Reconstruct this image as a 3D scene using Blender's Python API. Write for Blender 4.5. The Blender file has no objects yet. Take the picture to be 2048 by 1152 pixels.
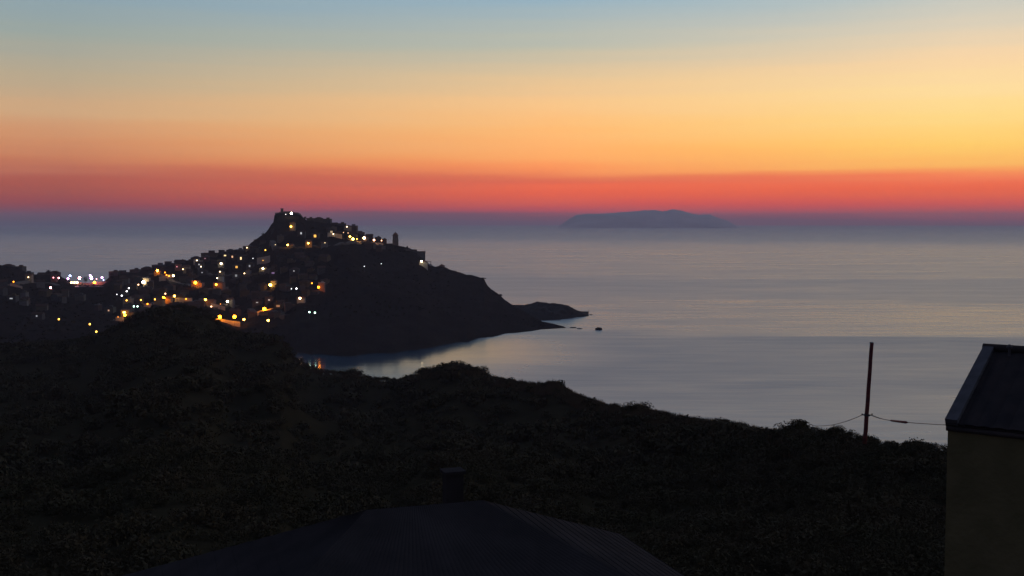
import bpy, math, random
import numpy as np
from mathutils import Vector, Matrix
random.seed(7)
RNG = np.random.default_rng(11)
C = bpy.data.collections.new("scene")
bpy.context.scene.collection.children.link(C)
SC = bpy.context.scene
R = math.radians

# ------------------------------------------------------------------ camera
F = 2200.0            # focal length in pixels of the 2048 px wide photograph
CAMZ = 90.0
PITCH = math.atan((576 - 444) / F)
cam = bpy.data.cameras.new("camera")
cam.sensor_width = 36.0
cam.lens = F / 2048 * 36.0
cam.clip_start = 0.5
cam.clip_end = 200000
co = bpy.data.objects.new("camera", cam)
C.objects.link(co)
co.location = (0, 0, CAMZ)
co.rotation_euler = (math.pi / 2 - PITCH, 0, 0)
SC.camera = co

SC.view_settings.view_transform = 'Standard'
SC.view_settings.look = 'None'
SC.view_settings.exposure = 0.0
SC.view_settings.gamma = 1.0
SC.cycles.use_denoising = True
SC.cycles.max_bounces = 5
SC.cycles.volume_bounces = 1
SC.cycles.sample_clamp_indirect = 4.0
SC.cycles.use_light_tree = True


def P(px, py, d):
    """point on the ray of a photograph pixel at forward distance d"""
    u = (px - 1024) / F
    v = (576 - py) / F
    c, s = math.cos(PITCH), math.sin(PITCH)
    k = d / (c + v * s)
    return Vector((u * k, d, CAMZ + (-s + v * c) * k))


def proj(p):
    c, s = math.cos(PITCH), math.sin(PITCH)
    fw = p[1] * c - (p[2] - CAMZ) * s
    up = p[1] * s + (p[2] - CAMZ) * c
    return 1024 + F * p[0] / fw, 576 - F * up / fw


def lin(c):
    return tuple(((x / 255) / 12.92 if x / 255 <= .04045 else ((x / 255 + .055) / 1.055) ** 2.4) for x in c) + (1,)


# ------------------------------------------------------------------ dusk sky: a gradient by elevation and azimuth
W = bpy.data.worlds.new("World")
SC.world = W
W.use_nodes = True
nt = W.node_tree
nt.nodes.clear()
N = nt.nodes.new
L = nt.links.new
tc = N("ShaderNodeTexCoord")
sp = N("ShaderNodeSeparateXYZ")
L(tc.outputs["Generated"], sp.inputs[0])


def math_node(t, op, a, b=None, clamp=False):
    n = t.nodes.new("ShaderNodeMath")
    n.operation = op
    n.use_clamp = clamp
    for i, v in ((0, a), (1, b)):
        if v is None:
            continue
        if isinstance(v, (int, float)):
            n.inputs[i].default_value = v
        else:
            t.links.new(v, n.inputs[i])
    return n.outputs[0]


az = math_node(nt, 'ARCTAN2', sp.outputs[0], sp.outputs[1])
# soft irregular streaks of the dust layer near the horizon
mp = N("ShaderNodeMapping")
mp.inputs["Scale"].default_value = (1.6, 1.6, 46)
L(tc.outputs["Generated"], mp.inputs[0])
nz = N("ShaderNodeTexNoise")
nz.inputs["Scale"].default_value = 2.0
nz.inputs["Detail"].default_value = 3
L(mp.outputs[0], nz.inputs[0])
wob = math_node(nt, 'MULTIPLY', math_node(nt, 'SUBTRACT', nz.outputs[0], 0.5), 0.018)
el = math_node(nt, 'SQRT', math_node(nt, 'MAXIMUM', math_node(nt, 'ADD', sp.outputs[2], wob), 0.0))


def ramp(stops):
    n = N("ShaderNodeValToRGB")
    cr = n.color_ramp
    first = True
    for i, (y, c) in enumerate(stops):
        z = math.sqrt(y)
        if i < 2:
            e = cr.elements[i]
            e.position = z
        else:
            e = cr.elements.new(z)
        e.color = c
    L(el, n.inputs[0])
    return n.outputs[0]


def zz(y):
    return (444 - y) / F


HAZE = 6.8e-5           # density of the air box built at the end
HAZE_TOP = 318.0
AIR = lin((90, 82, 101))


def above(y, c):
    """sky colour beyond the haze for a colour seen through it at photograph row y"""
    e = max((444 - y) / F, 1e-4)
    T = math.exp(-HAZE * min((HAZE_TOP - CAMZ) / e, 30500))
    v = [(a - h * (1 - T)) / T for a, h in zip(lin(c)[:3], AIR)]
    v = [min(max(q, .02), 1.28) / 1.3 for q in v]
    return (*v, 1)


def seen(stops, high):
    return [(max(0.0, (444 - y) / F), above(y, c)) for y, c in stops] + [(z, tuple(q / 1.3 for q in lin(c)[:3]) + (1,)) for z, c in high]


SKY_L = seen([(443, (86, 80, 100)), (434, (92, 78, 96)), (424, (112, 76, 90)), (410, (138, 76, 84)), (385, (158, 84, 80)), (364, (170, 92, 82)), (348, (180, 104, 88)), (326, (196, 124, 94)), (290, (206, 144, 106)),
              (240, (206, 166, 128)), (180, (184, 168, 142)), (100, (156, 166, 160)), (0, (130, 160, 180))], [(.27, (166, 190, 222)), (.38, (176, 196, 234)), (.6, (116, 138, 180)), (1, (66, 82, 112))])
SKY_C = seen([(443, (98, 80, 100)), (434, (112, 76, 94)), (424, (162, 80, 88)), (408, (206, 84, 78)), (388, (228, 98, 76)), (372, (234, 106, 78)), (364, (220, 104, 82)), (354, (226, 116, 84)), (340, (250, 148, 92)), (314, (255, 170, 102)),
              (260, (255, 188, 118)), (210, (250, 198, 138)), (160, (226, 196, 154)), (100, (188, 188, 172)), (0, (146, 176, 194))], [(.27, (190, 210, 236)), (.38, (208, 226, 250)), (.6, (124, 146, 184)), (1, (66, 82, 112))])
SKY_R = seen([(443, (106, 80, 98)), (434, (122, 76, 92)), (425, (178, 82, 88)), (408, (224, 88, 78)), (388, (244, 100, 76)), (370, (250, 112, 80)), (360, (252, 126, 86)), (351, (255, 148, 90)), (338, (255, 180, 98)), (300, (255, 204, 108)),
              (250, (255, 217, 136)), (200, (255, 221, 158)), (150, (250, 214, 166)), (90, (222, 208, 184)), (0, (168, 192, 200))], [(.27, (204, 216, 236)), (.38, (216, 230, 250)), (.6, (128, 148, 184)), (1, (66, 82, 112))])
SKY_B = [(z, tuple(q / 1.3 for q in lin(c)[:3]) + (1,)) for z, c in ((0, (58, 56, 70)), (.1, (76, 72, 90)), (.25, (78, 84, 106)), (.6, (70, 80, 104)), (1, (66, 82, 112)))]


def mixc(f, a, b):
    n = N("ShaderNodeMix")
    n.data_type = 'RGBA'
    L(f, n.inputs[0])
    L(a, n.inputs[6])
    L(b, n.inputs[7])
    return n.outputs[2]


def mrange(v, a, b, smooth=True):
    n = N("ShaderNodeMapRange")
    n.interpolation_type = 'SMOOTHSTEP' if smooth else 'LINEAR'
    L(v, n.inputs[0])
    n.inputs[1].default_value = a
    n.inputs[2].default_value = b
    return n.outputs[0]


c1 = mixc(mrange(az, R(-22), R(2), False), ramp(SKY_L), ramp(SKY_C))
c2 = mixc(mrange(az, R(2), R(22), False), c1, ramp(SKY_R))
off = math_node(nt, 'ABSOLUTE', math_node(nt, 'SUBTRACT', az, R(20)))
c3 = mixc(mrange(off, R(45), R(125)), c2, ramp(SKY_B))
bg = N("ShaderNodeBackground")
L(c3, bg.inputs[0])
bg.inputs[1].default_value = 1.3
wo = N("ShaderNodeOutputWorld")
L(bg.outputs[0], wo.inputs[0])
W.cycles.sampling_method = 'MANUAL'
W.cycles.sample_map_resolution = 1024


# ------------------------------------------------------------------ helpers
def tag(o, label=None, cat=None, group=None, kind=None):
    if label:
        o["label"] = label
    if cat:
        o["category"] = cat
    if group:
        o["group"] = group
    if kind:
        o["kind"] = kind
    return o


def mesh_np(name, verts, faces, mat, smooth=False):
    """faces: array (n,k) of one face size, or a list of lists"""
    me = bpy.data.meshes.new(name)
    if isinstance(faces, np.ndarray):
        n, k = faces.shape
        me.vertices.add(len(verts))
        me.vertices.foreach_set("co", np.asarray(verts, dtype=np.float32).ravel())
        me.loops.add(n * k)
        me.loops.foreach_set("vertex_index", faces.astype(np.int32).ravel())
        me.polygons.add(n)
        me.polygons.foreach_set("loop_start", np.arange(0, n * k, k, dtype=np.int32))
        me.update(calc_edges=True)
    else:
        me.from_pydata([tuple(v) for v in verts], [], faces)
        me.update()
    if mat:
        me.materials.append(mat)
    if smooth:
        me.polygons.foreach_set("use_smooth", np.ones(len(me.polygons), dtype=bool))
    return me


def obj(name, me, parent=None, loc=(0, 0, 0), rz=0):
    o = bpy.data.objects.new(name, me)
    C.objects.link(o)
    o.location = loc
    o.rotation_euler = (0, 0, rz)
    if parent:
        o.parent = parent
    return o


def empty(name, loc=(0, 0, 0), rz=0):
    o = obj(name, None, None, loc, rz)
    o.empty_display_size = 0.5
    return o


class MB:
    def __init__(s):
        s.v = []
        s.f = []

    def add(s, vs, fs):
        b = len(s.v)
        s.v += [tuple(v) for v in vs]
        s.f += [[b + i for i in f] for f in fs]
        return s

    def box(s, x0, x1, y0, y1, z0, z1, M=None):
        vs = [Vector((x, y, z)) for z in (z0, z1) for (x, y) in ((x0, y0), (x1, y0), (x1, y1), (x0, y1))]
        if M:
            vs = [M @ v for v in vs]
        return s.add(vs, [[3, 2, 1, 0], [4, 5, 6, 7], [0, 1, 5, 4], [1, 2, 6, 5], [2, 3, 7, 6], [3, 0, 4, 7]])

    def tube(s, pts, rad, n=8, cap=True):
        pts = [Vector(p) for p in pts]
        if not hasattr(rad, '__len__'):
            rad = [rad] * len(pts)
        rings = []
        for i, p in enumerate(pts):
            t = (pts[min(i + 1, len(pts) - 1)] - pts[max(i - 1, 0)]).normalized()
            a = t.orthogonal().normalized() if abs(t.z) > .9 else t.cross(Vector((0, 0, 1))).normalized()
            b = t.cross(a)
            rings.append([p + (a * math.cos(2 * math.pi * k / n) + b * math.sin(2 * math.pi * k / n)) * rad[i] for k in range(n)])
        vs = [v for r in rings for v in r]
        fs = [[i * n + k, i * n + (k + 1) % n, (i + 1) * n + (k + 1) % n, (i + 1) * n + k] for i in range(len(pts) - 1) for k in range(n)]
        if cap:
            fs += [list(range(n))[::-1], [(len(pts) - 1) * n + k for k in range(n)]]
        return s.add(vs, fs)

    def me(s, name, mat, smooth=False):
        return mesh_np(name, s.v, s.f, mat, smooth)


# value noise
_T = RNG.random((256, 256))


def vnoise(x, y):
    x = np.asarray(x, float)
    y = np.asarray(y, float)
    xi = np.floor(x).astype(int)
    yi = np.floor(y).astype(int)
    fx = x - xi
    fy = y - yi
    fx = fx * fx * (3 - 2 * fx)
    fy = fy * fy * (3 - 2 * fy)
    g = lambda i, j: _T[i % 256, j % 256]
    return (g(xi, yi) * (1 - fx) + g(xi + 1, yi) * fx) * (1 - fy) + (g(xi, yi + 1) * (1 - fx) + g(xi + 1, yi + 1) * fx) * fy - .5


def fbm(x, y, o=4):
    s, a = 0, 1
    for i in range(o):
        s = s + a * vnoise(x * 2 ** i + 17.3 * i, y * 2 ** i + 5.1 * i)
        a *= .5
    return s


# ------------------------------------------------------------------ materials
def principled(name, col, rough=.85, spec=.3, metal=0, noise=None, bump=None, col2=None):
    """procedural material: base colour broken by noise (scale), optional bump (scale, strength)"""
    m = bpy.data.materials.new(name)
    m.use_nodes = True
    t = m.node_tree
    b = t.nodes["Principled BSDF"]
    b.inputs["Roughness"].default_value = rough
    b.inputs["Specular IOR Level"].default_value = spec
    b.inputs["Metallic"].default_value = metal
    tcn = t.nodes.new("ShaderNodeTexCoord")
    if noise:
        n = t.nodes.new("ShaderNodeTexNoise")
        n.inputs["Scale"].default_value = noise
        n.inputs["Detail"].default_value = 5
        t.links.new(tcn.outputs["Object"], n.inputs[0])
        cr = t.nodes.new("ShaderNodeValToRGB")
        cr.color_ramp.elements[0].position = .35
        cr.color_ramp.elements[1].position = .68
        cr.color_ramp.elements[0].color = (*col, 1)
        cr.color_ramp.elements[1].color = (*(col2 or [c * 1.5 for c in col]), 1)
        t.links.new(n.outputs[0], cr.inputs[0])
        t.links.new(cr.outputs[0], b.inputs["Base Color"])
    else:
        b.inputs["Base Color"].default_value = (*col, 1)
    if bump:
        n2 = t.nodes.new("ShaderNodeTexNoise")
        n2.inputs["Scale"].default_value = bump[0]
        n2.inputs["Detail"].default_value = 6
        t.links.new(tcn.outputs["Object"], n2.inputs[0])
        bn = t.nodes.new("ShaderNodeBump")
        bn.inputs["Strength"].default_value = bump[1]
        bn.inputs["Distance"].default_value = bump[2] if len(bump) > 2 else .1
        t.links.new(n2.outputs[0], bn.inputs["Height"])
        t.links.new(bn.outputs[0], b.inputs["Normal"])
    return m


def emitter(name, col, strength):
    m = bpy.data.materials.new(name)
    m.use_nodes = True
    b = m.node_tree.nodes["Principled BSDF"]
    b.inputs["Base Color"].default_value = (.8, .8, .8, 1)
    b.inputs["Emission Color"].default_value = (*col, 1)
    b.inputs["Emission Strength"].default_value = strength
    return m


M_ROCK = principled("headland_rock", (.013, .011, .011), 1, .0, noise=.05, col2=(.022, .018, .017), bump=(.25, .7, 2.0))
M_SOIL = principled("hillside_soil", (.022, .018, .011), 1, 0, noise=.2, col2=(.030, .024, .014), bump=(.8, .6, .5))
M_LEAF = principled("scrub_leaves", (.052, .045, .026), 1, .01, noise=.12, col2=(.068, .052, .032))
M_LEAF2 = principled("bush_leaves", (.036, .030, .014), 1, .02, noise=.6, col2=(.050, .042, .022))
M_LEAFD = principled("distant_shrub_leaves", (.016, .016, .010), 1, .0, noise=.1, col2=(.026, .024, .017))
M_GRASS = principled("dry_grass", (.075, .050, .030), .9, .1, noise=.3, col2=(.12, .085, .05))
M_BARK = principled("bark", (.04, .03, .022), .9, .1, noise=8, bump=(14, .5, .02))
M_WOOD = principled("creosoted_wood", (.17, .045, .040), .9, .05, noise=3, col2=(.08, .030, .035), bump=(20, .4, .01))
M_STONE = principled("fortress_stone", (.10, .09, .085), .95, .1, noise=.3, bump=(1.5, .5, .2))
M_SHORE = principled("wet_rock", (.012, .011, .012), .95, .05, noise=.4, bump=(.8, .8, .6))
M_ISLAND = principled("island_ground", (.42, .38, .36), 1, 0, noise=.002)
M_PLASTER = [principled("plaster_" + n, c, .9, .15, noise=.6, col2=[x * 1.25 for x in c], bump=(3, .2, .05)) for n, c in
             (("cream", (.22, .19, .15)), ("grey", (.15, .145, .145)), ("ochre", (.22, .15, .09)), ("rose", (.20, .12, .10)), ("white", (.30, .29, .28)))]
M_UNLITWALL = [principled("weathered_" + n, c, .95, .1, noise=.5, col2=[x * 1.4 for x in c], bump=(3, .2, .05)) for n, c in
             (("cream", (.085, .075, .062)), ("grey", (.060, .058, .060)), ("ochre", (.080, .058, .038)), ("rose", (.072, .048, .042)), ("white", (.115, .11, .11)))]  # plaster again, with the shade of houses away from lamps put into its colour
M_UNLITTILE = principled("old_clay_tiles", (.050, .028, .022), .95, .1, noise=1.2, col2=(.075, .042, .032), bump=(5, .3, .05))  # clay tiles darkened for the same houses, shade put into the colour
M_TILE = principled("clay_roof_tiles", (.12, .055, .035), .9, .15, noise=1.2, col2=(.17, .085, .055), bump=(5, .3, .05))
M_TILEDARK = principled("weathered_roof_tiles", (.030, .025, .026), .95, .03, noise=2.2, col2=(.050, .038, .036), bump=(9, .3, .02))
M_LOWROOF = principled("dark_roof_tiles", (.034, .029, .029), 1, .0, noise=1.1, col2=(.048, .040, .040), bump=(9, .3, .02))
M_VERGE = principled("verge_mortar", (.060, .054, .058), .9, .2, noise=4, bump=(12, .3, .01))
M_WALLB = principled("rough_brown_render", (.14, .115, .055), .95, .05, noise=1.5, col2=(.19, .15, .075), bump=(10, .6, .03))
M_METAL = principled("painted_lamp_post", (.05, .05, .055), .5, .4, metal=.6, noise=4)
M_CABLE = principled("black_cable", (.025, .022, .022), .6, .3, noise=20)
M_PAVE = principled("pale_paving", (.48, .40, .40), .9, .2, noise=.5, bump=(2, .2, .05))
M_ROADM = principled("promenade_paving", (.24, .20, .17), .9, .2, noise=.5, bump=(2, .2, .05))


# ------------------------------------------------------------------ sea
def sea_material():
    m = bpy.data.materials.new("sea_water")
    m.use_nodes = True
    t = m.node_tree
    b = t.nodes["Principled BSDF"]
    b.inputs["Base Color"].default_value = (.018, .058, .100, 1)
    b.inputs["IOR"].default_value = 1.45
    geo = t.nodes.new("ShaderNodeNewGeometry")
    sx = t.nodes.new("ShaderNodeSeparateXYZ")
    t.links.new(geo.outputs["Position"], sx.inputs[0])
    # wind lanes: bands of rougher and smoother water lying across the bay
    mp = t.nodes.new("ShaderNodeMapping")
    mp.inputs["Scale"].default_value = (.0011, .0045, 1)
    t.links.new(geo.outputs["Position"], mp.inputs[0])
    n = t.nodes.new("ShaderNodeTexNoise")
    n.inputs["Scale"].default_value = 1.0
    n.inputs["Detail"].default_value = 5
    n.inputs["Distortion"].default_value = .6
    t.links.new(mp.outputs[0], n.inputs[0])
    # log distance coordinate
    lg = math_node(t, 'LOGARITHM', math_node(t, 'MAXIMUM', sx.outputs[1], 50), 10)
    tilt = math_node(t, 'MULTIPLY', sx.outputs[0], .00004)
    q = math_node(t, 'ADD', math_node(t, 'ADD', lg, tilt), math_node(t, 'MULTIPLY', math_node(t, 'SUBTRACT', n.outputs[0], .5), .13))
    mr = t.nodes.new("ShaderNodeMapRange")
    mr.inputs[1].default_value = 2.5
    mr.inputs[2].default_value = 4.2
    t.links.new(q, mr.inputs[0])
    cr = t.nodes.new("ShaderNodeValToRGB")
    e = cr.color_ramp.elements

    def pos(y):
        return (math.log10(F * 90 / (y - 444)) - 2.5) / 1.7
    stops = [(900, .25), (800, .22), (778, .35), (762, .75), (735, .7), (690, .9), (672, .95), (666, .1), (625, .05), (600, .3), (590, .6), (575, .5), (560, .75), (545, .35), (500, .15), (486, .25), (476, .85), (462, 1)]
    stops = sorted((pos(y), v) for y, v in stops)
    for i, (p, v) in enumerate(stops):
        if i < 2:
            el_ = e[i]
            el_.position = max(0, p)
        else:
            el_ = e.new(min(1, p))
        el_.color = (v, v, v, 1)
    t.links.new(mr.outputs[0], cr.inputs[0])
    n3 = t.nodes.new("ShaderNodeTexNoise")
    n3.inputs["Scale"].default_value = 3.1
    n3.inputs["Detail"].default_value = 6
    t.links.new(mp.outputs[0], n3.inputs[0])
    n5 = t.nodes.new("ShaderNodeTexNoise")
    n5.inputs["Scale"].default_value = 16
    n5.inputs["Detail"].default_value = 5
    t.links.new(mp.outputs[0], n5.inputs[0])
    f = math_node(t, 'ADD', math_node(t, 'MULTIPLY', cr.outputs[0], .9), math_node(t, 'MULTIPLY', math_node(t, 'SUBTRACT', n3.outputs[0], .5), 1.6))
    f = math_node(t, 'ADD', f, math_node(t, 'MULTIPLY', math_node(t, 'SUBTRACT', n5.outputs[0], .5), 1.3))
    ro = math_node(t, 'ADD', math_node(t, 'MULTIPLY', f, SEA_R1 - SEA_R0), SEA_R0)
    # water sheltered from the wind under the headland lies calm
    vm = t.nodes.new("ShaderNodeVectorMath")
    vm.operation = 'DISTANCE'
    t.links.new(geo.outputs["Position"], vm.inputs[0])
    vm.inputs[1].default_value = (-150, 760, 0)
    calm = t.nodes.new("ShaderNodeMapRange")
    calm.interpolation_type = 'SMOOTHSTEP'
    t.links.new(math_node(t, 'ADD', vm.outputs["Value"], math_node(t, 'MULTIPLY', math_node(t, 'SUBTRACT', n.outputs[0], .5), 60)), calm.inputs[0])
    calm.inputs[1].default_value = 70
    calm.inputs[2].default_value = 250
    calm.inputs[3].default_value = .20
    calm.inputs[4].default_value = 1.0
    far = t.nodes.new("ShaderNodeMapRange")
    t.links.new(lg, far.inputs[0])
    far.inputs[1].default_value = 3.55
    far.inputs[2].default_value = 4.1
    far.inputs[3].default_value = 0
    far.inputs[4].default_value = .06
    ro = math_node(t, 'ADD', math_node(t, 'MULTIPLY', ro, calm.outputs[0]), far.outputs[0])
    t.links.new(ro, b.inputs["Roughness"])
    # small waves, long crests across the view
    mp2 = t.nodes.new("ShaderNodeMapping")
    mp2.inputs["Scale"].default_value = (.03, .16, 1)
    mp2.inputs["Rotation"].default_value = (0, 0, R(4))
    t.links.new(geo.outputs["Position"], mp2.inputs[0])
    n4 = t.nodes.new("ShaderNodeTexNoise")
    n4.inputs["Scale"].default_value = 1
    n4.inputs["Detail"].default_value = 4
    t.links.new(mp2.outputs[0], n4.inputs[0])
    bn = t.nodes.new("ShaderNodeBump")
    t.links.new(calm.outputs[0], bn.inputs["Strength"])
    bn.inputs["Distance"].default_value = SEA_BUMP
    t.links.new(n4.outputs[0], bn.inputs["Height"])
    t.links.new(bn.outputs[0], b.inputs["Normal"])
    return m


SEA_R0, SEA_R1, SEA_BUMP = .27, .38, .20
ang = np.linspace(-math.pi, math.pi, 97)[:-1]
rad = [0, 300, 1000, 4000, 12000, 30000]
vs = [(0, 0, 0)] + [(r * math.sin(a), r * math.cos(a), 0) for r in rad[1:] for a in ang]
fs = [[0, 1 + (k + 1) % 96, 1 + k] for k in range(96)]
for j in range(4):
    fs += [[1 + j * 96 + k, 1 + j * 96 + (k + 1) % 96, 1 + (j + 1) * 96 + (k + 1) % 96, 1 + (j + 1) * 96 + k] for k in range(96)]
sea = obj("sea", mesh_np("sea", vs, fs, sea_material()))
tag(sea, kind="structure")


# ------------------------------------------------------------------ headland (town rock)
def interp_ctrl(ctrl):
    """ctrl: (px, py, d) -> arrays a, z, d for interpolation over the azimuth ratio a = X / Y"""
    pts = [(P(px, py, d), d) for px, py, d in ctrl]
    a = np.array([p.x / p.y for p, d in pts])
    o = np.argsort(a)
    return a[o], np.array([p.z for p, d in pts])[o], np.array([d for p, d in pts])[o]


SKYLINE = [(-420, 540), (-200, 530), (-80, 528), (0, 530), (35, 535), (60, 548), (95, 549), (118, 550), (125, 555), (150, 566), (205, 566), (222, 552), (260, 546), (300, 538), (330, 533), (345, 527),
           (375, 524), (400, 515), (430, 511), (455, 504), (470, 506), (490, 498), (500, 488), (512, 478), (530, 466), (537, 458), (542, 449), (547, 444), (549, 430), (553, 427), (575, 425), (600, 430), (612, 439), (640, 444), (660, 447), (695, 454),
           (710, 463), (730, 473), (760, 485), (785, 488), (800, 492), (820, 497), (835, 505), (850, 520), (860, 530), (870, 533), (880, 531), (895, 537), (925, 547), (955, 553), (968, 557), (974, 569),
           (982, 578), (1000, 590), (1010, 600), (1022, 608), (1050, 624), (1070, 636), (1085, 643), (1105, 647), (1128, 653), (1134, 656.5)]


def ridge_d(px):
    return float(np.interp(px, [-420, 0, 120, 210, 400, 575, 790, 900, 980, 1020, 1060, 1134], [1180, 1180, 1160, 1160, 1220, 1300, 1250, 1190, 1130, 1060, 990, 932]))


aR, zR, dR = interp_ctrl([(x, y, ridge_d(x)) for x, y in SKYLINE])
SHORE = [(-420, 600), (0, 600), (300, 640), (420, 760), (470, 850), (560, 800), (590, 765), (650, 752), (700, 750), (800, 768), (900, 812), (1000, 876), (1040, 894), (1080, 916), (1128, 928), (1134, 929)]
aS = np.array([(x - 1024) / F for x, d in SHORE])
dS = np.array([d for x, d in SHORE], float)
_f = np.arange(-420, 1135, 5.0)
dS = np.interp((_f - 1024) / F, aS, dS)
aS = (_f - 1024) / F
dS = dS + (fbm(_f / 26, _f * 0 + 2.2, 4) * 14 * np.interp(_f, [400, 600, 1000, 1134], [0, 1, .8, .15]))
zS = np.interp(aS, [(x - 1024) / F for x in (-420, 200, 420, 470, 1140)], [16, 12, 6, 3.0, -.3])


def head_z(a, d):
    a = np.asarray(a, float)
    d = np.asarray(d, float)
    zr, dr, ds, zs = np.interp(a, aR, zR), np.interp(a, aR, dR), np.interp(a, aS, dS), np.interp(a, aS, zS)
    t = (d - ds) / (dr - ds)
    px = a * F + 1024
    ex = np.interp(px, [0, 400, 560, 700, 900, 1134], [1.5, 1.15, 1.05, .85, .75, .8])
    tt = np.clip(t, 0, 1)
    pr = tt ** ex
    # a cliff under the fortress and terraces on the slope
    z = zs + (zr - zs) * pr
    x = a * d
    rel = np.clip((zr - zs) / 60, 0, 1)
    nz_ = fbm(x / 55, d / 55, 5) * 13 * rel + fbm(x / 9, d / 9, 3) * 2.2 * (rel + .1)
    ridgy = np.sin(np.pi * tt) ** .8
    z = z + nz_ * ridgy
    z = z + fbm(x / 6 + 40, d / 6, 2) * 1.0 * (tt > .02) * np.clip(rel * 2, .1, 1)
    back = np.clip(t - 1, 0, None) * (dr - ds)
    z = np.where(t > 1, zr - back * .55 + fbm(x / 12, d / 12, 3) * 2 * np.clip(back / 20, 0, 1), z)
    z = np.where(t < 0, zs - (ds - d) * .35, z)
    return np.maximum(z, -3)


pxs = np.concatenate([np.arange(-420, 0, 8), np.arange(0, 1136, 2.5)])
us = np.concatenate([[-.06], np.linspace(0, 1, 120), 1 + np.linspace(.02, .9, 26)])
A_, U_ = np.meshgrid((pxs - 1024) / F, us, indexing='ij')
ds_, dr_ = np.interp(A_, aS, dS), np.interp(A_, aR, dR)
D_ = ds_ + (dr_ - ds_) * U_
Z_ = head_z(A_, D_)


def grid_faces(n, m):
    i, j = np.meshgrid(np.arange(n - 1), np.arange(m - 1), indexing='ij')
    i, j = i.ravel(), j.ravel()
    return np.stack([i * m + j, (i + 1) * m + j, (i + 1) * m + j + 1, i * m + j + 1], 1)


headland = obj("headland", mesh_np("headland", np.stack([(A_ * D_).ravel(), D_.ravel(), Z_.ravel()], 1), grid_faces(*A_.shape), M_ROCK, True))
tag(headland, kind="structure")


def ground_hit(px, py, d0=600, d1=1330):
    """where a photograph pixel's ray meets the headland: marching"""
    u = (px - 1024) / F
    v = (576 - py) / F
    c, s = math.cos(PITCH), math.sin(PITCH)
    dd = np.arange(d0, d1, 1.0)
    k = dd / (c + v * s)
    a = (u * k) / dd
    z = CAMZ + (-s + v * c) * k
    h = head_z(a, dd)
    w = np.where((h >= z) & (dd >= np.interp(a, aS, dS)))[0]
    if len(w) == 0:
        return None
    i = w[0]
    return Vector((float(a[i] * dd[i]), float(dd[i]), float(h[i])))


def ground_at(x, y):
    return float(head_z(x / y, y))


# rocky point beyond the inlet
PT = [(1000, 612), (1020, 611), (1036, 609), (1047, 610), (1062, 607), (1076, 603), (1082, 604), (1095, 606), (1110, 606), (1120, 608), (1136, 611), (1142, 614), (1150, 619), (1158, 623), (1168, 628), (1174, 631), (1178, 632.5)]
aP, zP, dP = interp_ctrl([(x, y, np.interp(x, [1000, 1178], [1075, 1050])) for x, y in PT])
pxp = np.arange(1000, 1179, 1.5)
up_ = np.linspace(-1.15, 1.4, 50)
Ap, Up = np.meshgrid((pxp - 1024) / F, up_, indexing='ij')
dfront = np.interp(Ap, [(x - 1024) / F for x in (1000, 1060, 1090, 1120, 1150, 1178)], [995, 1000, 1006, 1012, 1036, 1049])
dr2 = np.interp(Ap, aP, dP)
Dp = np.where(Up < 0, dr2 + (dr2 - dfront) * Up, dr2 + 55 * Up)
zr2 = np.interp(Ap, aP, zP)
Zp = np.where(Up < 0, zr2 * np.clip(1 + Up, -.2, 1) ** 1.0 if False else zr2 * np.where(1 + Up > 0, np.clip(1 + Up, 0, 1) ** .7, (1 + Up) * 2), zr2 * (1 - np.clip(Up, 0, 2) ** 1.3))
Xp = Ap * Dp
Zp = Zp + (fbm(Xp / 7, Dp / 7, 4) * 3.2 * np.clip(zr2 / 8, 0, 1)) * np.clip(np.sin(np.pi * np.clip(1 + Up, 0, 1)), 0, 1) + fbm(Xp / 3, Dp / 3, 2) * .7 * np.clip(zr2 / 8, 0, 1)
Zp = np.maximum(Zp, -3)
tag(obj("rocky_point", mesh_np("rocky_point", np.stack([Xp.ravel(), Dp.ravel(), Zp.ravel()], 1), grid_faces(*Ap.shape), M_SHORE, False)), kind="structure")


def rock_mesh(w, dpt, h, seed, n=14):
    rg = np.random.default_rng(seed)
    vs = []
    for j in range(8):
        ph = math.pi / 2 * j / 7
        for i in range(n):
            th = 2 * math.pi * i / n
            r = math.cos(ph) ** .6 * (1 + .35 * (rg.random() - .5))
            vs.append((w / 2 * r * math.cos(th), dpt / 2 * r * math.sin(th), -.6 + (h + .6) * math.sin(ph) * (1 + .2 * (rg.random() - .5))))
    fs = [[j * n + i, j * n + (i + 1) % n, (j + 1) * n + (i + 1) % n, (j + 1) * n + i] for j in range(7) for i in range(n)]
    fs.append([7 * n + i for i in range(n)])
    return mesh_np("sea_rock", vs, fs, M_SHORE)


for (px, py, w, h, lab) in ((1197, 660, 6.2, 1.9, "lone dark rock standing in the sea right of the low tongue"),
                            (1146, 656, 7.0, .55, "low flat reef rock just off the tip of the tongue"),
                            (1159, 658, 6.0, .45, "small outer reef rock farther off the tongue tip"),
                            (1182, 630, 4.0, .5, "tiny rock in the sea off the rocky point's end")):
    d = F * 90 / (py - 444)
    p = P(px, py, d)
    o = obj("sea_rock", rock_mesh(w, w * .8, h, px), None, (p.x, p.y, 0))
    tag(o, lab, "rock", "rocks in the sea off the headland")

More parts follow.
